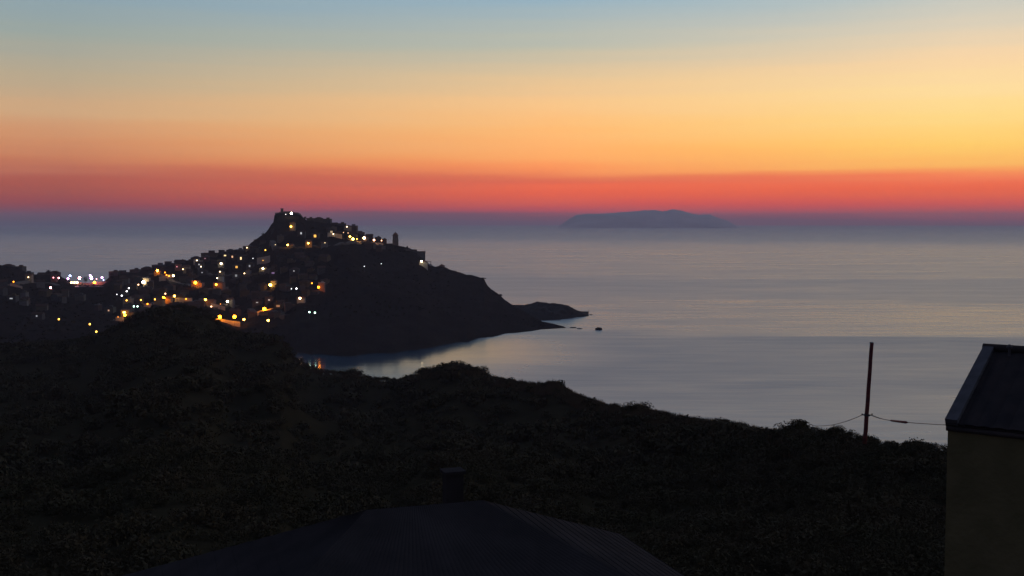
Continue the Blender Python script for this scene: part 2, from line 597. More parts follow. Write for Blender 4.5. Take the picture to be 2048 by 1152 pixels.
# ------------------------------------------------------------------ far island
ISL = [(1112, 457), (1126, 447), (1138, 438), (1152, 430), (1175, 427.5), (1200, 427), (1230, 425.5), (1250, 423.5), (1270, 422.5), (1290, 420.5), (1310, 420), (1325, 422), (1335, 421), (1346, 417.6), (1354, 419), (1362, 420.5), (1372, 423.5), (1385, 427),
       (1400, 429.5), (1412, 428.5), (1420, 428.5), (1430, 433), (1442, 437), (1456, 442), (1468, 448), (1482, 457)]
DI = 18000
ai, zi, _ = interp_ctrl([(x, y, DI) for x, y in ISL])
xs = np.linspace(ai[0], ai[-1], 260)
ws = np.linspace(-1, 1, 41)
Ai, Wi = np.meshgrid(xs, ws, indexing='ij')
Di = DI + Wi * 1500
zr3 = np.maximum(np.interp(Ai, ai, zi), -2)
Zi = zr3 * (1 - np.abs(Wi) ** 1.5) + fbm(Ai * DI / 300, Di / 300, 4) * 40 * (zr3 / 240) * np.abs(Wi) - 2
Zi = Zi + fbm(Ai * DI / 90, Di / 90 * 0 + 3, 3) * 5 * (1 - np.abs(Wi))
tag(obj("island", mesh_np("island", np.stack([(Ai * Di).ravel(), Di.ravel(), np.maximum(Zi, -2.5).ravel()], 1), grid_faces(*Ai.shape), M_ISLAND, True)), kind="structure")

# ------------------------------------------------------------------ near hillside
NEAR = [(-500, 700, 430), (-200, 692, 430), (0, 684, 430), (90, 680, 430), (150, 676, 425), (190, 668, 420), (215, 658, 415), (240, 645, 412), (262, 632, 410), (290, 618, 410), (325, 611, 410), (360, 607, 410), (392, 612, 410), (412, 620, 408), (428, 635, 405),
        (445, 650, 400), (470, 660, 395), (500, 664, 390), (540, 667, 385), (562, 672, 380), (575, 690, 372), (586, 708, 368), (602, 720, 365), (625, 731, 360), (650, 739, 355), (665, 738, 352), (690, 743, 346), (712, 740, 340), (735, 750, 335),
        (750, 753, 330), (770, 752, 325), (795, 757, 318), (810, 750, 314), (830, 745, 308), (845, 737, 302), (865, 736, 298), (885, 730, 294), (925, 728, 285), (945, 731, 280), (960, 738, 276), (980, 749, 270), (1000, 753, 264), (1030, 759, 256),
        (1060, 763, 248), (1080, 765, 242), (1105, 763, 236), (1125, 770, 230), (1145, 782, 224), (1170, 792, 216), (1205, 805, 206), (1240, 812, 196), (1280, 811, 186), (1300, 817, 180), (1330, 822, 172), (1365, 830, 163), (1390, 835, 156),
        (1430, 838, 146), (1450, 838, 142), (1475, 844, 136), (1500, 851, 130), (1540, 857, 120), (1560, 856, 116), (1590, 855, 112), (1615, 855, 108), (1640, 855, 105), (1660, 855, 102), (1690, 858, 98), (1710, 864, 96), (1730, 870, 94),
        (1760, 878, 92), (1790, 882, 91), (1815, 879, 90), (1845, 878, 89), (1870, 885, 88), (1893, 892, 88), (2000, 915, 86), (2200, 960, 84), (2500, 1010, 84)]
aN, zN, dN = interp_ctrl(NEAR)


def veg(d):
    return np.interp(d, [40, 90, 250, 420], [.35, .5, 1.3, 2.0])


def near_z(a, d):
    zr, dr = np.interp(a, aN, zN), np.interp(a, aN, dN)
    zr = zr - veg(dr)
    t = np.clip((d - 36) / (dr - 36), 0, 1)
    x = a * d
    z = 75.5 + (zr - 75.5) * t
    # hollow the slope a little so the ridge stands clear
    z = z - np.sin(np.pi * t) * (.02 * dr + .5)
    z = z + fbm(x / 40 + 9, d / 40, 4) * 5 * np.sin(np.pi * t) * np.clip(dr / 200, .3, 1.3) + fbm(x / 6, d / 6, 3) * .5 * np.clip(np.sin(np.pi * t), .1, 1)
    z = np.where(d < 36, 75.5 + (36 - d) * .04, z)
    back = d - dr
    z = np.where(back > 0, zr - back * np.clip(.30 + back * .002, .3, .6), z)
    return np.maximum(z, -3)


pxn = np.concatenate([np.arange(-500, 0, 16), np.arange(0, 2000, 5), np.arange(2000, 2501, 16)])
un = np.concatenate([np.linspace(0, 1, 90) ** 1.2, 1 + np.linspace(.01, 1.0, 26)])
An, Un = np.meshgrid((pxn - 1024) / F, un, indexing='ij')
drn = np.interp(An, aN, dN)
Dn = np.where(Un <= 1, 3 + (drn - 3) * Un, drn + (Un - 1) * 230)
Zn = near_z(An, Dn)
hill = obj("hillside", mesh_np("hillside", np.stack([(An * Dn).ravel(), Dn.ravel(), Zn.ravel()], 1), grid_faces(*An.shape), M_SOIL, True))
tag(hill, kind="structure")
# ground behind and beside the viewpoint, joining the near edge of the hillside sheet
vs, fs = [], []
for i, th in enumerate(np.linspace(0, 2 * math.pi, 49)[:-1]):
    for r in (0, 40, 120, 300):
        y = -r * abs(math.cos(th)) if abs(th - math.pi) < math.pi / 2 else 3.0
        vs.append((r * math.sin(th), min(3.0, r * math.cos(th)), 76.75 - .0 + (.06 * max(0, -r * math.cos(th))) - .02))
for i in range(48):
    for k in range(3):
        a0, a1 = i * 4 + k, ((i + 1) % 48) * 4 + k
        fs.append([a0, a0 + 1, a1 + 1, a1])
tag(obj("upper_ground", mesh_np("upper_ground", vs, fs, M_SOIL)), kind="structure")


# ------------------------------------------------------------------ foliage
def leaf_cloud(n, rx, ry, rz, leaf, rg, lumps=7, dome=False):
    """leaf-sized quads spread through lumpy clumps of a dome standing on z = 0"""
    cs = []
    for i in range(lumps):
        th = rg.random() * 2 * math.pi
        q = math.sqrt(rg.random()) * .62
        cs.append((q * math.cos(th), q * math.sin(th), .25 + rg.random() * .38, .30 + rg.random() * .22))
    if dome:
        cs[0], cs[1], cs[2], cs[3] = (0, 0, .36, .60), (.42, .05, .26, .46), (-.42, -.05, .24, .46), (.05, .35, .30, .5)
    cs = np.array(cs)
    k = rg.integers(0, lumps, n)
    dirv = rg.normal(size=(n, 3))
    dirv /= np.linalg.norm(dirv, axis=1)[:, None]
    rr = cs[k, 3] * (rg.random(n) ** .4)
    c = cs[k, :3] + dirv * rr[:, None]
    c[:, 2] = np.abs(c[:, 2])
    c *= np.array([rx, ry, rz])
    nrm = rg.normal(size=(n, 3)) + dirv * .8
    nrm /= np.linalg.norm(nrm, axis=1)[:, None]
    t1 = np.cross(nrm, rg.normal(size=(n, 3)))
    t1 /= np.linalg.norm(t1, axis=1)[:, None] + 1e-9
    t2 = np.cross(nrm, t1)
    s = leaf * (.6 + .8 * rg.random(n))[:, None]
    v = np.stack([c - t1 * s, c + t2 * s * .45, c + t1 * s, c - t2 * s * .45], 1).reshape(-1, 3)
    f = np.arange(n * 4).reshape(-1, 4)
    return v, f


protos = [leaf_cloud(150 + 45 * (s % 4), 1, 1, .8, .15 - .022 * (s % 4), np.random.default_rng(s), 4 + s % 4) for s in range(8)]
fine_protos = [leaf_cloud(430, 1, 1, .8, .07, np.random.default_rng(s + 20), 4 + s % 4) for s in range(8)]
V, Fc, base = [], [], 0


def put(v, f, x, y, z, s, rz):
    global base
    c_, s_ = math.cos(rz), math.sin(rz)
    w = v * s
    w = np.stack([w[:, 0] * c_ - w[:, 1] * s_, w[:, 0] * s_ + w[:, 1] * c_, w[:, 2]], 1) + (x, y, z)
    V.append(w)
    Fc.append(f + base)
    base += len(v)


rg = np.random.default_rng(5)
nb = 0
while nb < 4800:
    px = rg.uniform(-350, 2250)
    a = (px - 1024) / F
    dr = float(np.interp(a, aN, dN))
    u = rg.random()
    d = 38 * (dr * 1.0 / 38) ** (u ** .8)
    s = float(np.interp(d, [38, 90, 250, 420], [1.0, 1.4, 2.6, 4.0])) * rg.uniform(.35, 1.0) ** 1.0 * (1.8 if rg.random() < .25 else 1.15)
    if d > dr - s:
        d = dr - s * .7
    z = float(near_z(a, d))
    los = 90 + (float(np.interp(a, aN, zN)) - 90) * d / dr
    top = z + s * .78
    if top > los:
        z -= (top - los)
    v, f = (fine_protos if d < 120 else protos)[rg.integers(0, 8)]
    put(v, f, a * d, d, z - .1, s, rg.uniform(0, 6.28))
    nb += 1
# the ridge line itself
px = -300.0
while px < 2250:
    a = (px - 1024) / F
    dr = float(np.interp(a, aN, dN))
    s = float(np.interp(dr, [38, 90, 250, 420], [.7, .8, 1.7, 2.6])) * rg.uniform(.6, 1.2)
    zc = float(np.interp(a, aN, zN))
    v, f = (fine_protos if dr < 220 else protos)[rg.integers(0, 8)]
    put(v, f, a * dr, dr + rg.uniform(-.5, .5), zc - s * .80 + rg.uniform(-.1, .08) * s, s, rg.uniform(0, 6.28))
    px += s * .55 / dr * F
scrub = obj("scrub", mesh_np("scrub", np.concatenate(V), np.concatenate(Fc), M_LEAF))
tag(scrub, kind="stuff")

# dry grass standing along the ridge
n = 16000
gp = np.concatenate([rg.uniform(560, 1600, n // 3), rg.normal(1180, 170, n - n // 3)])
ga = (gp - 1024) / F
gd = np.interp(ga, aN, dN) + rg.uniform(-14, 2, n)
gz = np.minimum(near_z(ga, gd) + veg(gd) * .4, 90 + (np.interp(ga, aN, zN) - 90) * gd / np.interp(ga, aN, dN) - .4)
clump = np.clip(vnoise(gp / 9, gp * 0 + 3.5) + .45, 0, 1)
gh = rg.uniform(.5, 1.2, n) * (.4 + clump) * np.interp(gd, [90, 250], [.35, 1.0])
gl = rg.normal(0, .22, n)
gx = ga * gd
wd = .02 + gd * .00012
v = np.stack([np.stack([gx - wd, gd, gz], 1), np.stack([gx + wd, gd, gz], 1), np.stack([gx + gl * gh, gd + rg.normal(0, .1, n), gz + gh + .3], 1)], 1).reshape(-1, 3)
tag(obj("dry_grass", mesh_np("dry_grass", v, np.arange(n * 3).reshape(-1, 3), M_GRASS)), kind="stuff")

# individual bushes that stand out on the skyline of the ridge
BUSH = [(905, 722, 96, "broad rounded bush, the highest on the ridge before the bay"),
        (852, 733, 40, "small round bush at the left foot of the broad rounded bush"),
        (700, 737, 52, "low bush on the ridge beneath the orange reflection in the bay"),
        (955, 731, 44, "bush on the right shoulder of the broad rounded bush"),
        (1105, 757, 58, "bushy clump standing up from the dry grass where the ridge starts to fall"),
        (1230, 806, 34, "small bush midway down the falling ridge, left of a longer hedge-like bush"),
        (1278, 804, 66, "long flat-topped bush midway down the falling ridge"),
        (1380, 829, 44, "low bush between the long flat-topped bush and the next rounded clump"),
        (1440, 833, 52, "rounded clump of leaves left of the dip in the ridge"),
        (1590, 837, 100, "large dome-shaped bush left of the wooden pole"),
        (1675, 851, 48, "low bush between the dome-shaped bush and the wooden pole"),
        (1738, 866, 56, "reddish-dark bush around the foot of the wooden pole"),
        (1832, 873, 84, "wide low bush under the cable between the pole and the house")]
bp = [leaf_cloud(2600, 1, 1, .8, .05, np.random.default_rng(40 + s), 9, True) for s in range(4)]
bmesh_ = [mesh_np("foliage", v_, f_, M_LEAF2) for v_, f_ in bp]
mb = MB()
for k in range(5):
    th = k * 1.256
    mb.tube([(0, 0, -.5), (.1 * math.cos(th), .1 * math.sin(th), .05), (.35 * math.cos(th), .35 * math.sin(th), .45)], [.04, .03, .012], 6)
stem_me = mb.me("stem", M_BARK)
for i, (px, py, w, lab) in enumerate(BUSH):
    a = (px - 1024) / F
    d = float(np.interp(a, aN, dN)) - .5
    s = w / 2 / F * d * 1.12
    top = P(px, py, d)
    hz = min(s * .8, 2.6 if d > 200 else 1.9)
    e = empty("bush", (top.x, top.y, top.z - hz), i * 1.3)
    e.scale = (s, s, hz / .8)
    tag(e, lab, "bush", "bushes on the skyline of the near ridge")
    obj("foliage", bmesh_[i % 4], e)
    obj("stem", stem_me, e)

# ------------------------------------------------------------------ distant shrubs on the headland (uncountable)
V, Fc, base = [], [], 0
rd = [leaf_cloud(40, 1, 1, .9, .34, np.random.default_rng(70 + s), 4) for s in range(6)]
nb = 0
while nb < 2600:
    px = rg.uniform(-200, 1090)
    a = (px - 1024) / F
    ds0, dr0 = float(np.interp(a, aS, dS)), float(np.interp(a, aR, dR))
    u = rg.random()
    d = ds0 + (dr0 - ds0) * (.05 + .95 * u)
    if px > 600 and u < .12:
        continue
    z = float(head_z(a, d))
    if 230 < px < 600 and rg.random() < .45:
        continue
    s = rg.uniform(.8, 2.2) * (1 if px < 900 else .6)
    if u > .97:
        s *= .6
    v, f = rd[rg.integers(0, 6)]
    put(v, f, a * d, d, z - .3 * s, s, rg.uniform(0, 6.28))
    nb += 1
tag(obj("shrubs_cover", mesh_np("shrubs_cover", np.concatenate(V), np.concatenate(Fc), M_LEAFD)), kind="stuff")

# ------------------------------------------------------------------ lamps and windows of the town
COL = {"orange": (1, .28, .004), "amber": (1, .34, .015), "yellow": (1, .46, .05), "cream": (1, .68, .30), "white": (1, .77, .44), "cool": (.95, .95, .95),
       "blue": (.42, .52, 1), "violet": (.80, .34, 1), "green": (.62, 1, .80), "pink": (1, .30, .34), "peach": (1, .50, .24)}
EMAT = {}


def em(col, st):
    k = (col, st)
    if k not in EMAT:
        EMAT[k] = emitter("glow_%s_%d" % (col, int(st * 10)), COL[col], st)
    return EMAT[k]


def ico(r):
    t = (1 + 5 ** .5) / 2
    v = np.array([(-1, t, 0), (1, t, 0), (-1, -t, 0), (1, -t, 0), (0, -1, t), (0, 1, t), (0, -1, -t), (0, 1, -t), (t, 0, -1), (t, 0, 1), (-t, 0, -1), (-t, 0, 1)]) / math.hypot(1, t)
    f = np.array([(0, 11, 5), (0, 5, 1), (0, 1, 7), (0, 7, 10), (0, 10, 11), (1, 5, 9), (5, 11, 4), (11, 10, 2), (10, 7, 6), (7, 1, 8), (3, 9, 4), (3, 4, 2), (3, 2, 6), (3, 6, 8), (3, 8, 9), (4, 9, 5), (2, 4, 11), (6, 2, 10), (8, 6, 7), (9, 8, 1)])
    return v * r, f


mb = MB()
mb.tube([(0, 0, -1.5), (0, 0, 0), (0, 0, 4.6)], [.12, .11, .07], 8)
mb.box(-.25, .25, -.25, .25, -.3, .15)
POST = mb.me("post", M_METAL)
mb = MB()
mb.tube([(0, 0, 5.72), (0, 0, 5.9), (0, 0, 6.2)], [.62, .45, .05], 10)
CAP = mb.me("lamp_cap", M_METAL)
GLOBES = {}


def globe(col, st, r):
    k = (col, st, r)
    if k not in GLOBES:
        v, f = ico(r)
        GLOBES[k] = mesh_np("lamp_globe", v + np.array((0, 0, 5.1)), f, em(col, st), True)
    return GLOBES[k]


# size classes: (globe radius, emission)
SIZE = {1: (.48, 2.6), 2: (.66, 7), 3: (1.0, 24), 4: (1.3, 60)}
LAMP_PX = []       # (px, py, d) of every light, so that houses keep clear of them
HOUSE_BEHIND = []

LAMPS = [  # px, py, colour, size, house behind (plaster index or None), label
    (315, 542, "amber", 4, 2, "bright amber street lamp under the skyline left of four small glowing arches"),
    (330, 545, "orange", 2, 2, "first of four small orange lamps in a falling row right of the bright amber lamp"),
    (333, 550, "orange", 2, 2, "second of four small orange lamps in a falling row on the upper left slope"),
    (338, 552, "amber", 2, None, "third of four small orange lamps in a falling row on the upper left slope"),
    (343, 558, "peach", 1, None, "lowest and dimmest of four small orange lamps in a falling row"),
    (347, 552, "cream", 3, None, "cream white street lamp beside the end of the row of four orange lamps"),
    (366, 539, "cream", 2, 0, "cream lamp below the left skyline above the row of orange lamps"),
    (354, 534, "pink", 1, 3, "faint pinkish lamp close under the left skyline"),
    (394, 521.5, "white", 2, 4, "small white lamp tight under the skyline left of the flat roofed block"),
    (402, 534, "white", 2, None, "white lamp just below and right of the small lamp under the skyline"),
    (442.5, 527.6, "white", 3, 1, "bright white lamp in the middle of the slope under the flat roofed block"),
    (440, 544, "cream", 2, 0, "cream lamp directly below the bright white mid-slope lamp"),
    (434.5, 557, "white", 2, 4, "white lamp at the right end of a pale wall, above an amber lamp"),
    (432.5, 569, "amber", 3, 3, "amber lamp below the white lamp with the pale wall"),
    (391, 566, "orange", 4, 3, "large orange lamp standing alone left of the amber lamp on mid slope"),
    (506, 517, "cool", 1, None, "tiny cool white lamp right of the tall cream lit window"),
    (494, 496, "cream", 2, 0, "cream lamp at the foot of the steep rise to the fortress"),
    (489, 547, "cream", 2, 1, "cream lamp below the yellowish window, alone on dark slope"),
    (287, 565, "white", 4, 0, "brightest white lamp of the lower left houses, with a glowing yard"),
    (277, 570, "peach", 2, None, "peach lamp just left of the brightest white lamp of the lower left houses"),
    (258, 577, "cool", 2, None, "upper of two cool white lamps on the dark lower left slope"),
    (253.6, 583, "cool", 2, None, "lower of two close cool white lamps on the dark lower left slope"),
    (234, 589, "cool", 1, None, "faint leftmost lamp of the four cool white ones lower left"),
    (243.7, 591, "cool", 2, None, "cool white lamp right of the faint one, above the yellow row"),
    (253.5, 601, "yellow", 2, 0, "left of three evenly spaced yellow lamps along the lower street"),
    (282, 600.7, "yellow", 2, 2, "middle of three evenly spaced yellow lamps along the lower street"),
    (310, 599, "yellow", 2, 2, "right of three evenly spaced yellow lamps along the lower street"),
    (331, 587.5, "peach", 2, None, "small peach lamp just above the big orange lamp over the mound"),
    (327, 597, "orange", 4, 2, "big orange lamp flooding a wall above the dark mound's left side"),
    (349, 592, "yellow", 3, 2, "yellow lamp at the left end of a long orange lit wall"),
    (372, 598, "orange", 2, 2, "orange lamp low against the long wall behind the mound top"),
    (295, 608, "orange", 2, None, "orange lamp beside the lit street just left of the mound"),
    (268, 613.5, "green", 2, None, "left one of a pale pair of lamps under the lower street"),
    (275.4, 613.5, "green", 2, None, "right one of a pale pair of lamps under the lower street"),
    (248.7, 624.6, "yellow", 3, 2, "upper one of two close yellow lamps at the lower left edge of town"),
    (250, 631, "amber", 3, None, "lower one of two close yellow lamps at the lower left edge of town"),
    (236, 634, "orange", 1, 2, "dim orange lamp at the foot of the two close yellow lamps"),
    (411, 600, "yellow", 3, 3, "yellow lamp over the right shoulder of the dark mound"),
    (455, 603, "white", 3, 1, "white lamp in front of a pale wall right of the mound"),
    (422.5, 613, "peach", 2, 2, "small peach lamp at the start of the lit lane right of the mound"),
    (441, 608, "orange", 1, 2, "dim orange lamp on the lit lane right of the mound"),
    (439.6, 634, "orange", 4, 2, "bright orange lamp where the mound meets the seafront"),
    (469, 633.4, "orange", 4, 2, "brightest orange lamp of the seafront with a wide halo"),
    (488, 639, "yellow", 3, None, "yellow lamp on the seafront right of the wide orange halo"),
    (536.4, 641.4, "yellow", 3, None, "last yellow lamp at the right end of the seafront promenade"),
    (528.6, 618, "orange", 4, 2, "wide bright orange lamp above the right end of the seafront"),
    (583, 427, "white", 4, None, "bright white floodlamp in the fortress on the hilltop"),
    (571.4, 429, "cool", 1, None, "faint lamp left of the bright white floodlamp in the fortress"),
    (582, 454, "yellow", 3, 1, "yellow lamp on the cliff slope below the fortress"),
    (575.5, 489.5, "yellow", 3, 2, "left of two similar golden lamps on the terrace road below the fortress"),
    (616.6, 487, "yellow", 3, 2, "right of two similar golden lamps on the terrace road below the fortress"),
    (650, 486, "cream", 1, 1, "dim wide-spread lamp at the right end of the terrace road"),
    (550.7, 489.5, "cream", 1, None, "pale lamp left of the two golden terrace lamps"),
    (531, 500.4, "yellow", 2, None, "yellowish lamp below and left of the pale terrace lamp"),
    (526, 537, "cream", 3, 1, "cream lamp under the broad dimly lit facade in mid slope"),
    (526, 521, "yellow", 1, 2, "dim yellow lamp before the broad facade in mid slope"),
    (540.8, 569.7, "yellow", 4, 1, "big golden lamp alone in the dark middle of the lower slope"),
    (624, 567, "orange", 2, None, "small orange lamp above left of the blurred orange one"),
    (637, 574.5, "orange", 3, 3, "blurred orange lamp at the dark right edge of town"),
    (593, 577, "cool", 2, None, "cool white lamp left of the two orange lamps at the right edge of town"),
    (583, 578, "cool", 1, None, "faint lamp beside the cool white lamp near the right edge of town"),
    (600, 597, "peach", 3, 1, "peach lamp below the cool white lamp near the right edge of town"),
    (619, 625, "green", 2, None, "left of a pale green pair of lamps above the bay"),
    (630, 626, "green", 2, None, "right of a pale green pair of lamps above the bay"),
    (694, 454, "white", 2, 1, "white lamp just under the skyline right of the fortress"),
    (666.7, 468, "white", 2, 0, "white lamp at the corner of the lit facade below the skyline houses"),
    (700, 473, "yellow", 3, 2, "yellow lamp at the top of the golden cluster right of the fortress"),
    (706, 478, "yellow", 4, 2, "brightest lamp of the golden cluster right of the fortress"),
    (714, 478, "yellow", 2, None, "small lamp at the right side of the golden cluster"),
    (691.5, 480, "amber", 2, 2, "dim lamp at the lower left of the golden cluster"),
    (687, 465, "peach", 1, 3, "faint peach lamp above left of the golden cluster"),
    (696, 466, "peach", 1, None, "faint peach lamp directly above the golden cluster"),
    (728.4, 476, "peach", 4, 3, "large peach white lamp right of the golden cluster"),
    (748, 480, "peach", 3, 3, "peach lamp between the large peach one and the bell tower"),
    (763, 481, "peach", 2, 3, "small peach lamp nearest to the bell tower"),
    (843, 523, "white", 3, 4, "very bright white lamp beside the bastion at the seaward end of town"),
    (728.7, 532, "cool", 1, None, "faint white lamp over a lit bush on the dark seaward slope"),
    (762.7, 528, "cool", 1, None, "faint lamp on the path between the lit bush and the bastion"),
    (117, 556, "pink", 3, 3, "pinkish white lamp at the left end of the bright square"),
    (107, 556, "pink", 2, 3, "dim pink lamp left of the bright square"),
    (122.5, 563, "orange", 3, None, "orange lamp at the left edge of the bright square"),
    (136, 557, "violet", 3, None, "violet white lamp leaning into the left half of the bright square"),
    (140, 551.5, "blue", 3, None, "blue lamp high over the left half of the bright square"),
    (159, 556, "pink", 4, None, "large pinkish white lamp in the middle of the bright square"),
    (143, 565, "cream", 3, 0, "left of three cream lamps in a row low on the bright square"),
    (149, 565, "cream", 3, None, "middle of three cream lamps in a row low on the bright square"),
    (154.5, 565, "cream", 3, None, "right of three cream lamps in a row low on the bright square"),
    (183, 556, "violet", 4, None, "bright white lamp in the right half of the square"),
    (180.6, 551, "violet", 3, None, "high white lamp above the bright one in the right half of the square"),
    (189, 565, "orange", 4, 2, "orange lamp low at the right half of the bright square"),
    (193, 558, "pink", 2, None, "small white lamp above the orange one in the bright square"),
    (204, 555, "violet", 3, None, "violet white lamp at the right end of the bright square"),
    (207, 560, "blue", 2, None, "small violet blue lamp under the right end of the square"),
    (101.5, 576, "pink", 3, None, "single pink red lamp below the left end of the square"),
    (27, 563.5, "orange", 2, 2, "orange lamp near the left edge of the photo"),
    (57, 555, "cream", 2, 0, "cream lamp before a pale house left of the square"),
    (118, 639, "yellow", 2, None, "leftmost of three lone yellow lamps in the dark valley"),
    (180, 649, "yellow", 2, None, "middle one of three lone yellow lamps in the dark valley"),
    (193, 664, "yellow", 2, None, "lowest of three lone yellow lamps in the dark valley"),
]
lamp_list = []
LAMP_OBJ = []
for (px, py, col, sz, hb, lab) in LAMPS:
    r, st = SIZE[sz]
    # ground point a lamp height (5.1 m) under the light
    g = None
    for dy in np.arange(6, 16, .25):
        q = ground_hit(px, py + dy)
        if q is None:
            continue
        hp = proj((q.x, q.y, q.z + 5.1))
        if abs(hp[1] - py) < .8:
            g = q
            break
    if g is None:
        q = ground_hit(px, py + 9) or P(px, py + 9, ridge_d(px))
        g = P(px, py, q.y) - Vector((0, 0, 5.1))
    square = 112 < px < 209 and py < 570
    post_h = 5.1
    if square:          # lamps of the square stand on its paving and differ in height
        g = P(px, py, 1119 + 10 + (px * 7 % 9)) - Vector((0, 0, 5.1))
        post_h = g.z + 5.1 - (P(165, 572, 1118).z - 3 + 2.3)
    e = empty("street_lamp", g, random.uniform(0, 6))
    tag(e, lab, "street lamp", "lit lamps of the hill town")
    po = obj("post", POST, e)
    if square:
        po.scale = (1, 1, post_h / 5.1)
        po.location = (0, 0, 5.1 - post_h)
    obj("lamp_globe", globe(col, st, r), e)
    obj("lamp_cap", CAP, e)
    LAMP_PX.append((px, py, g.y))
    lamp_list.append((px, py, g, hb, lab))
    LAMP_OBJ.append((e, po))

# ------------------------------------------------------------------ streets between the lamps, retaining walls behind them
M_STREET = principled("street_paving", (.09, .075, .066), .95, .1, noise=.4, col2=(.13, .11, .10), bump=(2, .2, .05))
STREETS = [[(228, 642), (238, 638), (247, 634), (251, 622), (253, 609), (268, 608), (282, 607), (296, 612), (310, 605), (327, 604), (338, 603), (350, 599), (372, 604), (392, 606), (411, 607), (426, 618), (440, 614), (456, 610), (474, 612)],
           [(543, 497), (551, 496), (564, 497), (576, 497), (596, 496), (617, 495), (634, 494), (652, 493), (672, 491), (690, 489), (702, 486), (716, 486), (729, 485), (748, 488), (764, 489)],
           [(302, 548), (315, 549), (324, 552), (334, 557), (345, 565), (358, 566), (374, 570), (391, 575), (410, 578), (433, 577), (452, 578)],
           [(500, 622), (515, 626), (529, 627), (545, 628), (560, 630), (575, 634)],
           [(394, 529), (403, 541), (420, 550), (441, 552), (465, 553), (489, 554), (510, 548), (526, 545), (545, 548)],
           [(0, 572), (14, 571), (28, 571), (44, 566), (58, 563), (80, 566), (104, 567), (119, 571)]]
for st_ in STREETS:
    gs = [ground_hit(x, y) for x, y in st_]
    gs = [g for g in gs if g is not None]
    fine = []
    for a_, b_ in zip(gs[:-1], gs[1:]):
        if (a_ - b_).length > 90:
            continue
        for k in range(8):
            fine.append(a_.lerp(b_, k / 8))
    fine.append(gs[-1])
    vs, fs = [], []
    for i, p in enumerate(fine):
        t_ = fine[min(i + 1, len(fine) - 1)] - fine[max(i - 1, 0)]
        t_.z = 0
        t_ = t_.normalized() if t_.length > 1e-6 else Vector((1, 0, 0))
        sd = Vector((-t_.y, t_.x, 0)) * 2.6
        zc = max(ground_at(p.x, p.y), ground_at((p + sd).x, (p + sd).y), ground_at((p - sd).x, (p - sd).y)) + .12
        for q_ in (p + sd, p - sd):
            vs.append((q_.x, q_.y, zc))
        for q_ in (p + sd, p - sd):
            vs.append((q_.x, q_.y, zc - 4))
    for i in range(len(fine) - 1):
        a0, a1 = i * 4, (i + 1) * 4
        fs += [[a0, a1, a1 + 1, a0 + 1], [a0, a0 + 2, a1 + 2, a1], [a0 + 1, a1 + 1, a1 + 3, a0 + 3]]
    tag(obj("street", mesh_np("street", vs, fs, M_STREET)), kind="structure")

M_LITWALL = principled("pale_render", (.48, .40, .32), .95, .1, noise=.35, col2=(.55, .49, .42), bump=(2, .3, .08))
RWALL = [(349, 384, 597, 3.6, "long low wall glowing orange behind the top of the dark mound"),
         (283, 303, 611, 3.0, "short wall glowing orange beside the street left of the mound"),
         (422, 450, 612, 3.4, "slanting lane wall glowing orange right of the mound"),
         (318, 346, 553, 4.4, "arcade wall lit by the row of four small orange lamps"),
         (231, 247, 637, 3.0, "short wall lit orange at the lower left foot of town"),
         (20, 44, 569, 2.6, "low wall lit orange near the left edge of the photo"),
         (430, 480, 645, 4.2, "seafront wall glowing deep orange behind the brightest seafront lamps"),
         (514, 548, 624, 3.6, "wall behind the wide bright orange lamp above the seafront"),
         (655, 684, 470, 5.0, "tall pale wall, dimly lit, below the skyline houses right of the fortress"),
         (686, 722, 482, 4.4, "terrace wall glowing yellow behind the golden lamp cluster"),
         (722, 766, 483, 4.0, "terrace wall glowing pinkish between the large peach lamp and the bell tower"),
         (514, 540, 528, 6.5, "broad dim yellowish facade wall in mid slope")]
WALLS_AT = []
MOVED = set()
